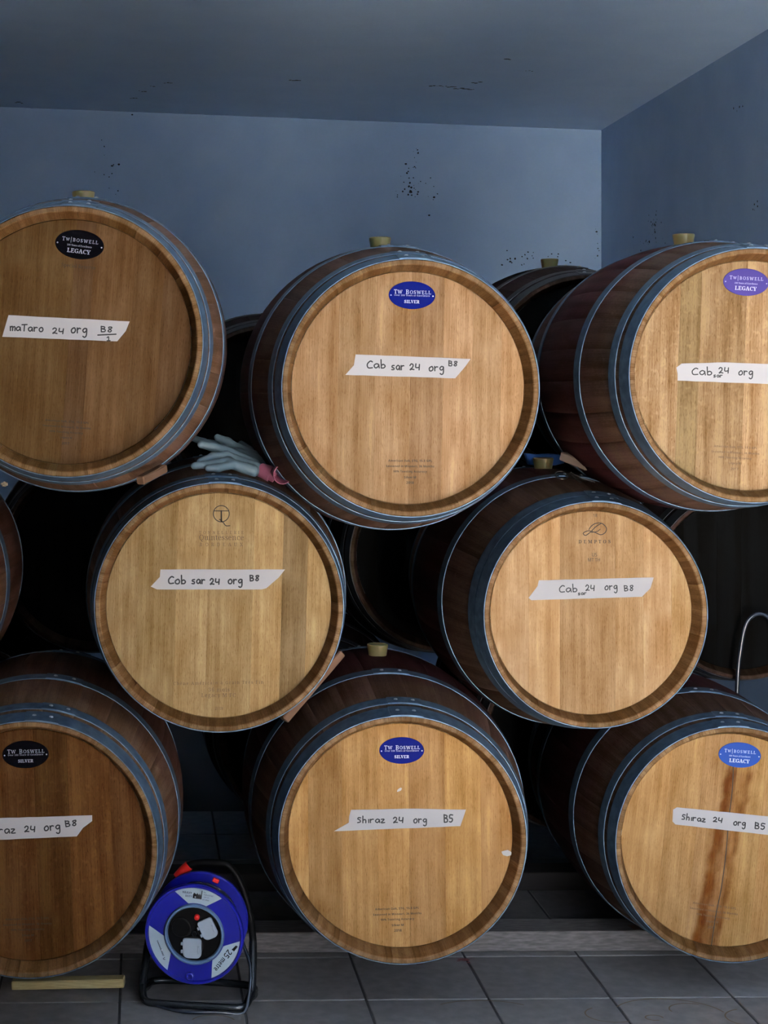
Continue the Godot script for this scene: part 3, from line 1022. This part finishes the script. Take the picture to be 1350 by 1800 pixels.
# how far wine has browned the wood at p: stain = [from, to, half width]
func soaked(p: Vector2, stain: Array) -> Color:
	var A: Vector2 = stain[0]
	var d: Vector2 = stain[1] - A
	var v := (p - A).dot(d) / d.length_squared()
	if v < -0.06:
		return Color.WHITE
	var off := (p - A - d * v).dot(Vector2(-d.y, d.x).normalized()) / float(stain[2])
	var n := damp.get_noise_2d(p.x * 900.0, p.y * 260.0)
	off += 0.22 * damp.get_noise_2d(40.0, p.y * 300.0)
	var edge := 1.0 - smoothstep(0.62, 1.0, absf(off))
	var left := 1.0 - smoothstep(0.1, 0.5, absf(off + 0.5))
	var right := 1.0 - smoothstep(0.05, 0.4, absf(off - 0.55))
	var k := edge * clampf(0.42 + 0.5 * left + 0.28 * right + 0.35 * n, 0.0, 1.0) * smoothstep(-0.06, 0.02, v)
	return Color.WHITE.lerp(Color(0.40, 0.21, 0.07), k)

func drip_line(b: Dictionary) -> void:
	var st := begin()
	add_stroke(st, [on_head(b, 1289, 1347), on_head(b, 1287, 1390), on_head(b, 1281, 1440), on_head(b, 1276, 1500), on_head(b, 1268, 1560), on_head(b, 1258, 1610), on_head(b, 1250, 1664)], 1.7 / b.s, 0.0004)
	put("drip_line", finish(st), M.burn, b.root, head_xf(b))

func stick(called: String, text: String, category: String, a: Vector3, b: Vector3, w: float, h: float, m: Material, up := Vector3.UP) -> Node3D:
	var d := (b - a)
	var x := d.normalized()
	var z := x.cross(up).normalized()
	var y := z.cross(x)
	var st := begin()
	add_box(st, Vector3(d.length(), h, w), Transform3D.IDENTITY, 0.0025)
	var o := put(called, finish(st), m, self, Transform3D(Basis(x, y, z), (a + b) / 2))
	o.name = numbered(called)
	label(o, text, category)
	return o

func build_small() -> void:
	# rails on the floor under the bottom row
	stick("timber_rail", "weathered timber rail on the floor under the bottom row", "timber", Vector3(-1.3, 0.026, -4.26), Vector3(2.0, 0.026, -4.31), 0.1, 0.052, M.timber)
	stick("timber_rail", "second timber rail further back under the bottom row, coloured as in shade", "timber", Vector3(-1.3, 0.026, -4.78), Vector3(2.0, 0.026, -4.82), 0.1, 0.052, M.shaded_timber)
	stick("batten", "pale sawn batten lying on the tiles under the bottom left barrel", "timber", px(22, 1729, 3.99), px(219, 1725, 3.97), 0.035, 0.021, M.batten)
	stick("shim", "small wooden shim wedged under the top left barrel", "shim", px(246, 845, 3.50), px(288, 823, 3.58), 0.02, 0.018, M.shim)
	stick("shim", "long wooden shim wedged beside the barrel with the letter monogram", "shim", px(497, 1264, 3.78), px(598, 1146, 3.84), 0.03, 0.02, M.shim)
	stick("chock", "stained pale wooden chock lying behind the bung of the D barrel", "chock", px(990, 801, 4.22), px(1036, 820, 4.16), 0.03, 0.022, M.chock)
	stick("chock", "brown wooden chock on the rail beside the bottom right barrel", "chock", px(1098, 1642, 4.27), px(1122, 1639, 4.28), 0.04, 0.03, M.shim)
	build_reel()
	build_gloves()
	build_keys()
	build_bits()

# ------------------------------------------------------------------ cable reel
func build_reel() -> void:
	var at := px(342, 1641, 3.86)
	var root := thing("cable_reel", "blue extension cable reel with white stickers standing on the tiles between two barrels", "cable reel", Vector3(at.x, 0, at.z), deg_to_rad(-9.0))
	var hub := Vector3(0, at.y, 0)
	var face := Transform3D(Basis(Vector3.RIGHT, PI / 2), hub)      # lathe axis turned to the front
	var flat := Transform3D(Basis.IDENTITY, hub)
	var st := begin()
	add_lathe(st, [Vector2(0.064, -0.006), Vector2(0.112, -0.006), Vector2(0.1165, -0.003), Vector2(0.1172, 0.005), Vector2(0.115, 0.0095), Vector2(0.1105, 0.0095), Vector2(0.1085, 0.004), Vector2(0.071, 0.004), Vector2(0.07, 0.0), Vector2(0.064, 0.0)], 72, face, false)
	var fl := put("flange", finish(st), M.reel_blue, root)
	for k in 3:
		st = begin()
		var a := TAU * k / 3 + 0.55
		add_lathe(st, [Vector2(0.0022, 0), Vector2(0.002, 0.001), Vector2(0, 0.0014)], 10, face * Transform3D(Basis.IDENTITY, Vector3(cos(a) * 0.087, 0.004, sin(a) * 0.087)))
		put("screw", finish(st), M.silver, fl)
	st = begin()
	add_lathe(st, [Vector2(0.010, 0.004), Vector2(0.010, 0.011), Vector2(0.008, 0.0125), Vector2(0.0052, 0.0125), Vector2(0.0048, 0.005)], 24, face * Transform3D(Basis.IDENTITY, Vector3(-0.010, 0, 0.0985)))
	put("winding_knob", finish(st), M.reel_blue, fl)
	st = begin()
	add_lathe(st, [Vector2(0.0705, 0.0), Vector2(0.0705, 0.009), Vector2(0.0685, 0.012), Vector2(0.0655, 0.012), Vector2(0.0632, 0.008), Vector2(0.063, -0.004)], 64, face, false)
	put("hub_ring", finish(st), M.reel_grey, root)
	st = begin()
	add_lathe(st, [Vector2(0.0632, -0.006), Vector2(0.0632, -0.002), Vector2(0, -0.002)], 48, face, false)
	for c in [[0.027, 0.012], [-0.005, -0.03], [-0.032, 0.012]]:
		add_lathe(st, [Vector2(0.025, -0.002), Vector2(0.0245, 0.003), Vector2(0.021, 0.004), Vector2(0.0205, 0.0005), Vector2(0, 0.0005)], 28, face * Transform3D(Basis.IDENTITY, Vector3(c[0], 0, -c[1])), false)
	var plate := put("socket_plate", finish(st), M.reel_black, root)
	st = begin()
	add_lathe(st, [Vector2(0.0068, -0.002), Vector2(0.0068, 0.004), Vector2(0.0058, 0.005), Vector2(0.005, 0.004), Vector2(0.005, -0.001)], 24, face, false)
	put("spindle", finish(st), M.reel_tube, plate)
	st = begin()
	add_lathe(st, [Vector2(0.0064, -0.002), Vector2(0.0062, 0.006), Vector2(0.0045, 0.0085), Vector2(0, 0.009)], 20, face * Transform3D(Basis.IDENTITY, Vector3(0.006, 0, -0.039)))
	put("reset_button", finish(st), M.red, plate)
	var flaps := [[0.0325, 0.014, 0.44, 0.037, 0.047], [-0.005, -0.033, 0.0, 0.044, 0.046]]
	for f in flaps:
		st = begin()
		var w: float = f[3] / 2
		var h: float = f[4] / 2
		var o := PackedVector2Array()
		for c in [[1, 1, 0.006], [-1, 1, 0.006], [-1, -1, 0.012], [1, -1, 0.012]]:
			for k in 6:
				var a0: float = [0.0, PI / 2, PI, PI * 1.5][[[1, 1], [-1, 1], [-1, -1], [1, -1]].find([c[0], c[1]])]
				var a: float = a0 + PI / 2 * k / 5.0
				o.append(Vector2(c[0] * (w - c[2]) + cos(a) * c[2], c[1] * (h - c[2]) + sin(a) * c[2]))
		var xf := flat * Transform3D(Basis(Vector3(0, 0, 1), f[2]), Vector3(f[0], f[1], 0))
		add_plate(st, o, 0.0085, 0.005, xf, 0.0012)
		for s: float in [-1.0, 1.0]:
			add_box(st, Vector3(0.006, 0.007, 0.006), xf * Transform3D(Basis.IDENTITY, Vector3(-w - 0.002, s * 0.009, 0.004)), 0.001)
		add_box(st, Vector3(0.004, 0.018, 0.003), xf * Transform3D(Basis.IDENTITY, Vector3(w - 0.006, -0.002, 0.0092)), 0.0008)
		put("socket_cover", finish(st), M.flap, plate)
	var mids := [84.0, -37.0, 203.0]
	for k in 3:
		var o := PackedVector2Array()
		for i in 15:
			var a := deg_to_rad(90.0 - 31.0 + 62.0 * i / 14.0)
			o.append(Vector2(cos(a), sin(a)) * 0.108)
		for i in 7:
			var a := deg_to_rad(90.0 + 17.0 - 34.0 * i / 6.0)
			o.append(Vector2(cos(a), sin(a)) * 0.0725)
		var xf := flat * Transform3D(Basis(Vector3(0, 0, 1), deg_to_rad(mids[k] - 90.0)), Vector3.ZERO)
		st = begin()
		add_plate(st, o, 0.0047, 0.0008, xf)
		var sk := put("sticker", finish(st), M.sticker, fl)
		st = begin()
		var z := 0.0049
		if k == 0:
			add_text(st, "HEAVY", sans_bold, 0.022, Vector2(-0.0265, 0.0945), z, 0.03, 1, xf)
			add_text(st, "DUTY", sans_bold, 0.0155, Vector2(-0.0222, 0.0868), z, 0.03, 1, xf)
			var fac := PackedVector2Array([Vector2(-0.0125, 0.0835), Vector2(0.0085, 0.0835), Vector2(0.009, 0.104), Vector2(0.0068, 0.104), Vector2(0.006, 0.0925), Vector2(0.0022, 0.0965), Vector2(0.0018, 0.0925), Vector2(-0.0035, 0.0975), Vector2(-0.004, 0.0935), Vector2(-0.0105, 0.0965), Vector2(-0.0125, 0.092)])
			var sign := begin()
			add_plate(sign, fac, z + 0.0001, 0.0002, xf)
			sign.index()
			st.append_from(finish(sign), 0, Transform3D.IDENTITY)
			add_text(st, "for", sans, 0.006, Vector2(0.0145, 0.1008), z, -0.03, 0, xf)
			add_text(st, "industrial", sans, 0.022, Vector2(0.0235, 0.0955), z, -0.03, 0, xf)
			add_text(st, "use on", sans, 0.013, Vector2(0.0195, 0.0895), z, -0.03, 0, xf)
			add_text(st, "all sites", sans, 0.016, Vector2(0.0185, 0.0838), z, -0.03, 0, xf)
		elif k == 1:
			add_text(st, "25", sans_bold, 0.0185, Vector2(-0.014, 0.0885), z, 0.0, 0, xf, 0.014)
			add_text(st, "metre", sans_bold, 0.035, Vector2(0.0175, 0.0885), z, 0.0, 0, xf, 0.011)
			var sign := begin()
			add_plate(sign, PackedVector2Array([Vector2(-0.042, 0.091), Vector2(-0.028, 0.089), Vector2(-0.028, 0.096), Vector2(-0.043, 0.096)]), z, 0.0001, xf)
			sign.index()
			st.append_from(finish(sign), 0, Transform3D.IDENTITY)
		else:
			add_stroke(st, [Vector2(-0.031, 0.088), Vector2(-0.028, 0.092), Vector2(-0.026, 0.087)], 0.0012, z, xf)
			var sq := []
			for i in 23:
				sq.append(Vector2(-0.021 + 0.0017 * i, 0.088 + (0.0022 if i % 2 else -0.0016) * (1.0 - i * 0.02)))
			add_stroke(st, sq, 0.0011, z, xf, 3)
		put("lettering", finish(st), M.ink, sk)
	# drum with the wound cable, rear flange
	st = begin()
	add_lathe(st, [Vector2(0, -0.108), Vector2(0.07, -0.108), Vector2(0.07, -0.006), Vector2(0, -0.006)], 40, face, false)
	put("drum", finish(st), M.reel_black, root)
	st = begin()
	add_lathe(st, [Vector2(0, -0.120), Vector2(0.108, -0.120), Vector2(0.1135, -0.117), Vector2(0.1135, -0.108), Vector2(0.110, -0.105), Vector2(0.07, -0.106), Vector2(0, -0.106)], 64, face, false)
	put("flange", finish(st), M.reel_blue, root)
	st = begin()
	for lay in 3:
		var path := []
		var turns := 9 - lay
		for i in turns * 28 + 1:
			var a := TAU * i / 28.0
			var zz := -0.013 - 0.0098 * (i / 28.0) - 0.005 * lay
			path.append(hub + Vector3(cos(a), sin(a), 0) * (0.075 + 0.0088 * lay) + Vector3(0, 0, zz))
		add_tube(st, path, 0.0047, 6)
	var tail := smooth_path([hub + Vector3(0.0925, 0, -0.06), hub + Vector3(0.108, -0.04, -0.06), hub + Vector3(0.128, -0.085, -0.03), hub + Vector3(0.127, -0.14, 0.0), hub + Vector3(0.115, -0.172, 0.02), hub + Vector3(0.06, at.y * -1.0 + 0.006, 0.035), hub + Vector3(-0.02, at.y * -1.0 + 0.006, 0.045), hub + Vector3(-0.1, at.y * -1.0 + 0.006, 0.01)], 10)
	add_tube(st, tail, 0.0042, 8)
	put("cable", finish(st), M.hose, root)
	# tubular stand
	st = begin()
	var y0 := 0.0095
	var bar := [Vector3(-0.13, 0.05, -0.055), Vector3(-0.125, 0.13, -0.11), Vector3(-0.088, 0.22, -0.135), Vector3(-0.055, 0.27, -0.14), Vector3(-0.03, 0.293, -0.142), Vector3(0.03, 0.3, -0.142), Vector3(0.07, 0.288, -0.142), Vector3(0.105, 0.22, -0.14), Vector3(0.125, 0.13, -0.11), Vector3(0.13, 0.05, -0.055)]
	add_tube(st, smooth_path(bar, 6), 0.0088, 12)
	put("handle_bar", finish(st), M.reel_black, root)
	st = begin()
	for s: float in [-1.0, 1.0]:
		add_tube(st, smooth_path([Vector3(s * 0.125, 0.125, -0.107), Vector3(s * 0.13, 0.05, -0.055), Vector3(s * 0.13, y0 + 0.012, -0.03)], 5), 0.0092, 12)
	var loop := [Vector3(0.0, y0, 0.012), Vector3(-0.085, y0, 0.012), Vector3(-0.118, y0 + 0.002, 0.0), Vector3(-0.13, y0 + 0.02, -0.035)]
	add_tube(st, smooth_path(loop, 6), 0.009, 12)
	loop = [Vector3(0.13, y0 + 0.02, -0.035), Vector3(0.118, y0 + 0.002, 0.0), Vector3(0.085, y0, 0.012), Vector3(0.0, y0, 0.012)]
	add_tube(st, smooth_path(loop, 6), 0.009, 12)
	add_tube(st, smooth_path([Vector3(-0.13, y0 + 0.012, -0.03), Vector3(-0.13, y0, -0.09), Vector3(-0.1, y0, -0.14), Vector3(0.1, y0, -0.14), Vector3(0.13, y0, -0.09), Vector3(0.13, y0 + 0.012, -0.03)], 6), 0.009, 12)
	add_tube(st, [Vector3(-0.122, at.y, -0.128), Vector3(0.122, at.y, -0.128)], 0.007, 10)
	put("stand", finish(st), M.reel_tube, root)
	st = begin()
	add_tube(st, [Vector3(-0.062, 0.261, -0.139), Vector3(-0.048, 0.278, -0.141), Vector3(-0.034, 0.291, -0.142)], 0.0125, 14)
	put("grip", finish(st), M.red, root)
	st = begin()
	add_box(st, Vector3(0.024, 0.02, 0.02), Transform3D(Basis(Vector3(0, 0, 1), 0.5), Vector3(-0.036, 0.262, -0.128)), 0.005)
	put("plug", finish(st), M.reel_grey, root)
	st = begin()
	add_box(st, Vector3(0.016, 0.01, 0.012), Transform3D(Basis(Vector3(0, 0, 1), -0.4), Vector3(0.046, 0.291, -0.03)), 0.003)
	put("cable_clip", finish(st), M.red, root)

# ------------------------------------------------------------------ gloves
# smooth union of tapered capsules [a, b, ra, rb], meshed as surface nets
func blob(bones: Array, cell: float, k: float, squash := 1.0) -> ArrayMesh:
	var lo := Vector3.ONE * 1e9
	var hi := -lo
	for b in bones:
		var r := maxf(b[2], b[3]) + cell * 3 + k
		for p: Vector3 in [b[0], b[1]]:
			lo = lo.min(p - Vector3.ONE * r)
			hi = hi.max(p + Vector3.ONE * r)
	var n := Vector3i(((hi - lo) / cell).ceil()) + Vector3i.ONE
	var f := PackedFloat32Array()
	f.resize(n.x * n.y * n.z)
	f.fill(1.0)
	for b in bones:
		var a: Vector3 = b[0]
		var ab: Vector3 = b[1] - a
		var rr := maxf(b[2], b[3]) + cell * 2 + k
		var i0 := Vector3i(((a.min(b[1]) - Vector3.ONE * rr - lo) / cell).floor()).clamp(Vector3i.ZERO, n - Vector3i.ONE)
		var i1 := Vector3i(((a.max(b[1]) + Vector3.ONE * rr - lo) / cell).ceil()).clamp(Vector3i.ZERO, n - Vector3i.ONE)
		for z in range(i0.z, i1.z + 1):
			for y in range(i0.y, i1.y + 1):
				for x in range(i0.x, i1.x + 1):
					var p := lo + Vector3(x, y, z) * cell
					var t := clampf((p - a).dot(ab) / maxf(ab.length_squared(), 1e-9), 0.0, 1.0)
					var d: float = (p - a - ab * t).length() - lerpf(b[2], b[3], t)
					var id := (z * n.y + y) * n.x + x
					var h := maxf(k - absf(d - f[id]), 0.0) / k
					f[id] = minf(d, f[id]) - h * h * k * 0.25
	var ids := {}
	var st := begin()
	var verts := PackedVector3Array()
	var step := [1, n.x, n.x * n.y]
	var faces := PackedInt32Array()
	for z in n.z - 1:
		for y in n.y - 1:
			for x in n.x - 1:
				var id := (z * n.y + y) * n.x + x
				var sum := Vector3.ZERO
				var cnt := 0
				for e in [[0, 0, 0, 0], [0, 0, 1, 0], [0, 0, 0, 1], [0, 0, 1, 1], [1, 0, 0, 0], [1, 1, 0, 0], [1, 0, 0, 1], [1, 1, 0, 1], [2, 0, 0, 0], [2, 1, 0, 0], [2, 0, 1, 0], [2, 1, 1, 0]]:
					var ax: int = e[0]
					var c := Vector3i(e[1], e[2], e[3])
					var q: int = id + c.x + c.y * n.x + c.z * n.x * n.y
					var v0 := f[q]
					var v1 := f[q + step[ax]]
					if (v0 < 0.0) != (v1 < 0.0):
						var pp := Vector3(x + c.x, y + c.y, z + c.z)
						pp[ax] += v0 / (v0 - v1)
						sum += pp
						cnt += 1
				if cnt:
					ids[id] = verts.size()
					verts.append(lo + sum / cnt * cell)
	st.set_smooth_group(1)
	for id: int in ids:
		var v0 := f[id]
		for ax in 3:
			var v1 := f[id + step[ax]]
			if (v0 < 0.0) == (v1 < 0.0):
				continue
			var u: int = step[(ax + 1) % 3]
			var v: int = step[(ax + 2) % 3]
			if not (ids.has(id - u) and ids.has(id - v) and ids.has(id - u - v)):
				continue
			var q := [verts[ids[id]], verts[ids[id - u]], verts[ids[id - u - v]], verts[ids[id - v]]]
			if v0 < 0.0:
				quad(st, q[0], q[1], q[2], q[3])
			else:
				quad(st, q[3], q[2], q[1], q[0])
	return finish(st)

func build_gloves() -> void:
	var base := px(415, 838, 3.93)
	var g := func(x: float, y: float, z: float) -> Vector3: return px(x, y, z) - base
	var one := thing("rubber_glove", "grey rubber work glove with pink cuff lying palm up on the Q monogram barrel", "glove", base, 0, "rubber gloves")
	var b := []
	b.append([g.call(462, 828, 3.90), g.call(440, 822, 3.90), 0.015, 0.017])
	b.append([g.call(446, 818, 3.92), g.call(394, 792, 3.94), 0.016, 0.013])
	b.append([g.call(446, 824, 3.90), g.call(398, 802, 3.91), 0.016, 0.013])
	b.append([g.call(444, 828, 3.88), g.call(404, 814, 3.88), 0.015, 0.012])
	b.append([g.call(394, 792, 3.94), g.call(372, 785, 3.94), 0.0105, 0.0105])
	b.append([g.call(372, 785, 3.94), g.call(354, 781, 3.93), 0.0105, 0.0098])
	b.append([g.call(398, 802, 3.91), g.call(374, 803, 3.90), 0.0108, 0.010])
	b.append([g.call(374, 803, 3.90), g.call(352, 812, 3.88), 0.010, 0.009])
	b.append([g.call(402, 810, 3.89), g.call(378, 815, 3.87), 0.0105, 0.0095])
	b.append([g.call(378, 815, 3.87), g.call(342, 819, 3.86), 0.0095, 0.0088])
	b.append([g.call(406, 818, 3.87), g.call(384, 823, 3.855), 0.0095, 0.009])
	b.append([g.call(384, 823, 3.855), g.call(366, 823, 3.85), 0.009, 0.008])
	b.append([g.call(430, 812, 3.96), g.call(410, 800, 3.98), 0.0115, 0.010])
	b.append([g.call(410, 800, 3.98), g.call(392, 797, 3.99), 0.010, 0.0085])
	put("hand_shell", blob(b, 0.0035, 0.006), M.glove, one)
	cuff(one, g.call(458, 826, 3.90), g.call(478, 835, 3.885), 0.017, 0.021)
	var two := thing("rubber_glove", "grey rubber work glove with rolled pink cuff lying furthest back on the Q monogram barrel", "glove", base, 0, "rubber gloves")
	b = []
	b.append([g.call(484, 824, 3.98), g.call(466, 812, 4.0), 0.013, 0.014])
	b.append([g.call(470, 812, 4.02), g.call(420, 789, 4.06), 0.014, 0.013])
	b.append([g.call(470, 816, 4.0), g.call(420, 797, 4.03), 0.014, 0.013])
	b.append([g.call(420, 789, 4.06), g.call(400, 776, 4.06), 0.0105, 0.0098])
	b.append([g.call(400, 776, 4.06), g.call(382, 769, 4.05), 0.0098, 0.0085])
	b.append([g.call(420, 791, 4.08), g.call(396, 784, 4.1), 0.0105, 0.0095])
	b.append([g.call(396, 784, 4.1), g.call(366, 778, 4.1), 0.0095, 0.0085])
	b.append([g.call(420, 795, 4.04), g.call(392, 790, 4.06), 0.0105, 0.0095])
	b.append([g.call(392, 790, 4.06), g.call(358, 777, 4.05), 0.0095, 0.0088])
	b.append([g.call(358, 777, 4.05), g.call(334, 768, 4.04), 0.0088, 0.0078])
	b.append([g.call(424, 800, 4.02), g.call(400, 800, 4.03), 0.0095, 0.0085])
	b.append([g.call(440, 792, 4.08), g.call(424, 780, 4.1), 0.010, 0.008])
	put("hand_shell", blob(b, 0.0035, 0.006), M.glove, two)
	cuff(two, g.call(484, 823, 3.95), g.call(497, 834, 3.84), 0.016, 0.022)

func cuff(parent: Node, a: Vector3, b: Vector3, r0: float, r1: float) -> void:
	var d := (b - a).normalized()
	var x := d.cross(Vector3.UP).normalized()
	var st := begin()
	var L := a.distance_to(b)
	add_lathe(st, [Vector2(r0, 0), Vector2(lerpf(r0, r1, 0.5), L * 0.5), Vector2(r1, L), Vector2(r1 + 0.0014, L + 0.0012), Vector2(r1, L + 0.003), Vector2(r1 - 0.0016, L + 0.0012), Vector2(r0 - 0.002, L * 0.3), Vector2(0, L * 0.25)], 26, Transform3D(Basis(x, d, x.cross(d)), a))
	put("cuff", finish(st), M.cuff, parent)

# ------------------------------------------------------------------ keys and small bits
func build_keys() -> void:
	var at := px(1010, 845, 4.07)
	var root := thing("key_bunch", "bunch of dark metal keys on a ring lying on the scripted D barrel", "keys", at)
	var g := func(x: float, y: float, z: float) -> Vector3: return px(x, y, z) - at
	var st := begin()
	var c: Vector3 = g.call(987, 838, 4.08)
	var path := []
	for k in 25:
		path.append(c + Vector3(cos(TAU * k / 24) * 0.016, sin(TAU * k / 24) * 0.009 + 0.004, sin(TAU * k / 24) * -0.014))
	add_tube(st, path, 0.0014, 8, false)
	put("key_ring", finish(st), M.dark_metal, root)
	var tips := [[1018, 837, 4.10], [1030, 845, 4.08], [1024, 849, 4.05], [1046, 848, 4.07], [1008, 833, 4.11]]
	for t in tips:
		st = begin()
		var a: Vector3 = c + Vector3(0.015, 0.006, 0)
		var b: Vector3 = g.call(t[0], t[1], t[2])
		var d := (b - a).normalized()
		var z := d.cross(Vector3(0, 0.5, 1)).normalized()
		var xf := Transform3D(Basis(d, z.cross(d), z), a)
		var L := a.distance_to(b)
		var o := PackedVector2Array([Vector2(L * 0.45, -0.0025), Vector2(L * 0.8, -0.0025), Vector2(L * 0.82, -0.0045), Vector2(L * 0.9, -0.0045), Vector2(L * 0.92, -0.002), Vector2(L, 0.0), Vector2(L * 0.97, 0.0025), Vector2(L * 0.45, 0.0025), Vector2(L * 0.4, 0.007), Vector2(L * 0.2, 0.0095), Vector2(0, 0.005), Vector2(-0.002, -0.004), Vector2(L * 0.2, -0.0095), Vector2(L * 0.4, -0.007)])
		add_plate(st, o, 0.0011, 0.0022, xf, 0.0004)
		put("key", finish(st), M.dark_metal, root)

func lump(called: String, text: String, at: Vector3, r: float, m: Material) -> void:
	var n := FastNoiseLite.new()
	n.seed = int(at.x * 1000)
	n.frequency = 1.1
	var st := begin()
	var a := []
	for i in 11:
		var row := []
		for j in 18:
			var v := Vector3(sin(PI * i / 10) * cos(TAU * j / 18), cos(PI * i / 10), sin(PI * i / 10) * sin(TAU * j / 18))
			row.append(v * Vector3(1.25, 0.75, 0.9) * r * (1.0 + 0.55 * n.get_noise_3dv(v * 1.6)))
		a.append(row)
	st.set_smooth_group(-1)
	for i in 10:
		for j in 18:
			quad(st, a[i][j], a[i][(j + 1) % 18], a[i + 1][(j + 1) % 18], a[i + 1][j])
	var o := put(called, finish(st), m, self, Transform3D(Basis.IDENTITY, at))
	o.name = numbered(called)
	label(o, text, "paper")

func build_bits() -> void:
	lump("paper_lump", "crumpled pale paper lump on the bottom left barrel under the middle row", px(227, 1254, 3.98), 0.013, M.paper)
	lump("paper_lump", "tiny pale crumb of paper at the left edge under the mataro barrel", px(8, 851, 3.9), 0.007, M.paper)
	# blue cloth behind the bung of the D barrel
	var st := begin()
	var o := PackedVector2Array()
	for p in [[924, 797], [945, 799], [968, 798], [984, 799], [992, 814], [975, 818], [950, 819], [930, 817]]:
		var v := px(p[0], p[1], 4.44)
		o.append(Vector2(v.x, v.y))
	add_plate(st, o, -4.435, 0.03, Transform3D.IDENTITY, 0.003)
	var cl := put("cloth", finish(st), M.blue_cloth, self)
	label(cl, "folded blue cloth behind the bung of the scripted D barrel", "cloth")
	# loop of hose beside the bottom right barrel
	st = begin()
	var h := smooth_path([px(1290, 1528, 4.905), px(1292, 1400, 4.9), px(1296, 1205, 4.9), px(1302, 1140, 4.9), px(1309, 1104, 4.9), px(1318, 1087, 4.9), px(1333, 1079, 4.9), px(1349, 1085, 4.9), px(1364, 1110, 4.9), px(1370, 1160, 4.9), px(1374, 1300, 4.9), px(1376, 1528, 4.905)], 8)
	add_tube(st, h, 0.0062, 10)
	var ho := put("hose", finish(st), M.hose, self)
	label(ho, "loop of dark glossy hose standing up behind the drip-stained barrel", "hose")
	# wine spots and scuffs on the tiles, a pale drip under the middle barrel
	var fl := get_node("floor")
	st = begin()
	for p in [[735, 1694, 0.010], [742, 1692, 0.007], [815, 1688, 0.012], [824, 1693, 0.006], [806, 1690, 0.005]]:
		var Z: float = EYE * F / (p[1] - VY)
		var c := px(p[0], p[1], Z)
		c.y = 0.0016
		speck(st, c, Vector3.RIGHT, Vector3.FORWARD, p[2])
	var w := put("wine_spots", finish(st), M.wine, fl)
	w.set_meta("kind", "stuff")
	st = begin()
	var lay := Transform3D(Basis(Vector3.RIGHT, -PI / 2), Vector3.ZERO)
	for a in [[1180, 1786, 0.13, 0.2, 2.6], [1215, 1776, 0.05, 1.0, 3.4], [1075, 1784, 0.06, 2.2, 5.2], [1330, 1790, 0.07, 2.0, 4.0], [860, 1796, 0.16, 0.9, 2.2], [375, 1797, 0.05, 0.3, 2.8], [1150, 1790, 0.02, 0.0, 5.0]]:
		var Z: float = EYE * F / (a[1] - VY)
		var c := px(a[0], a[1], Z)
		var pts := []
		for k in 12:
			var an := lerpf(a[3], a[4], k / 11.0)
			pts.append(Vector2(c.x + cos(an) * a[2], -c.z + sin(an) * a[2] * 0.8))
		add_stroke(st, pts, 0.0035, 0.0014, lay)
	w = put("scuff_marks", finish(st), M.scuff, fl)
	w.set_meta("kind", "stuff")
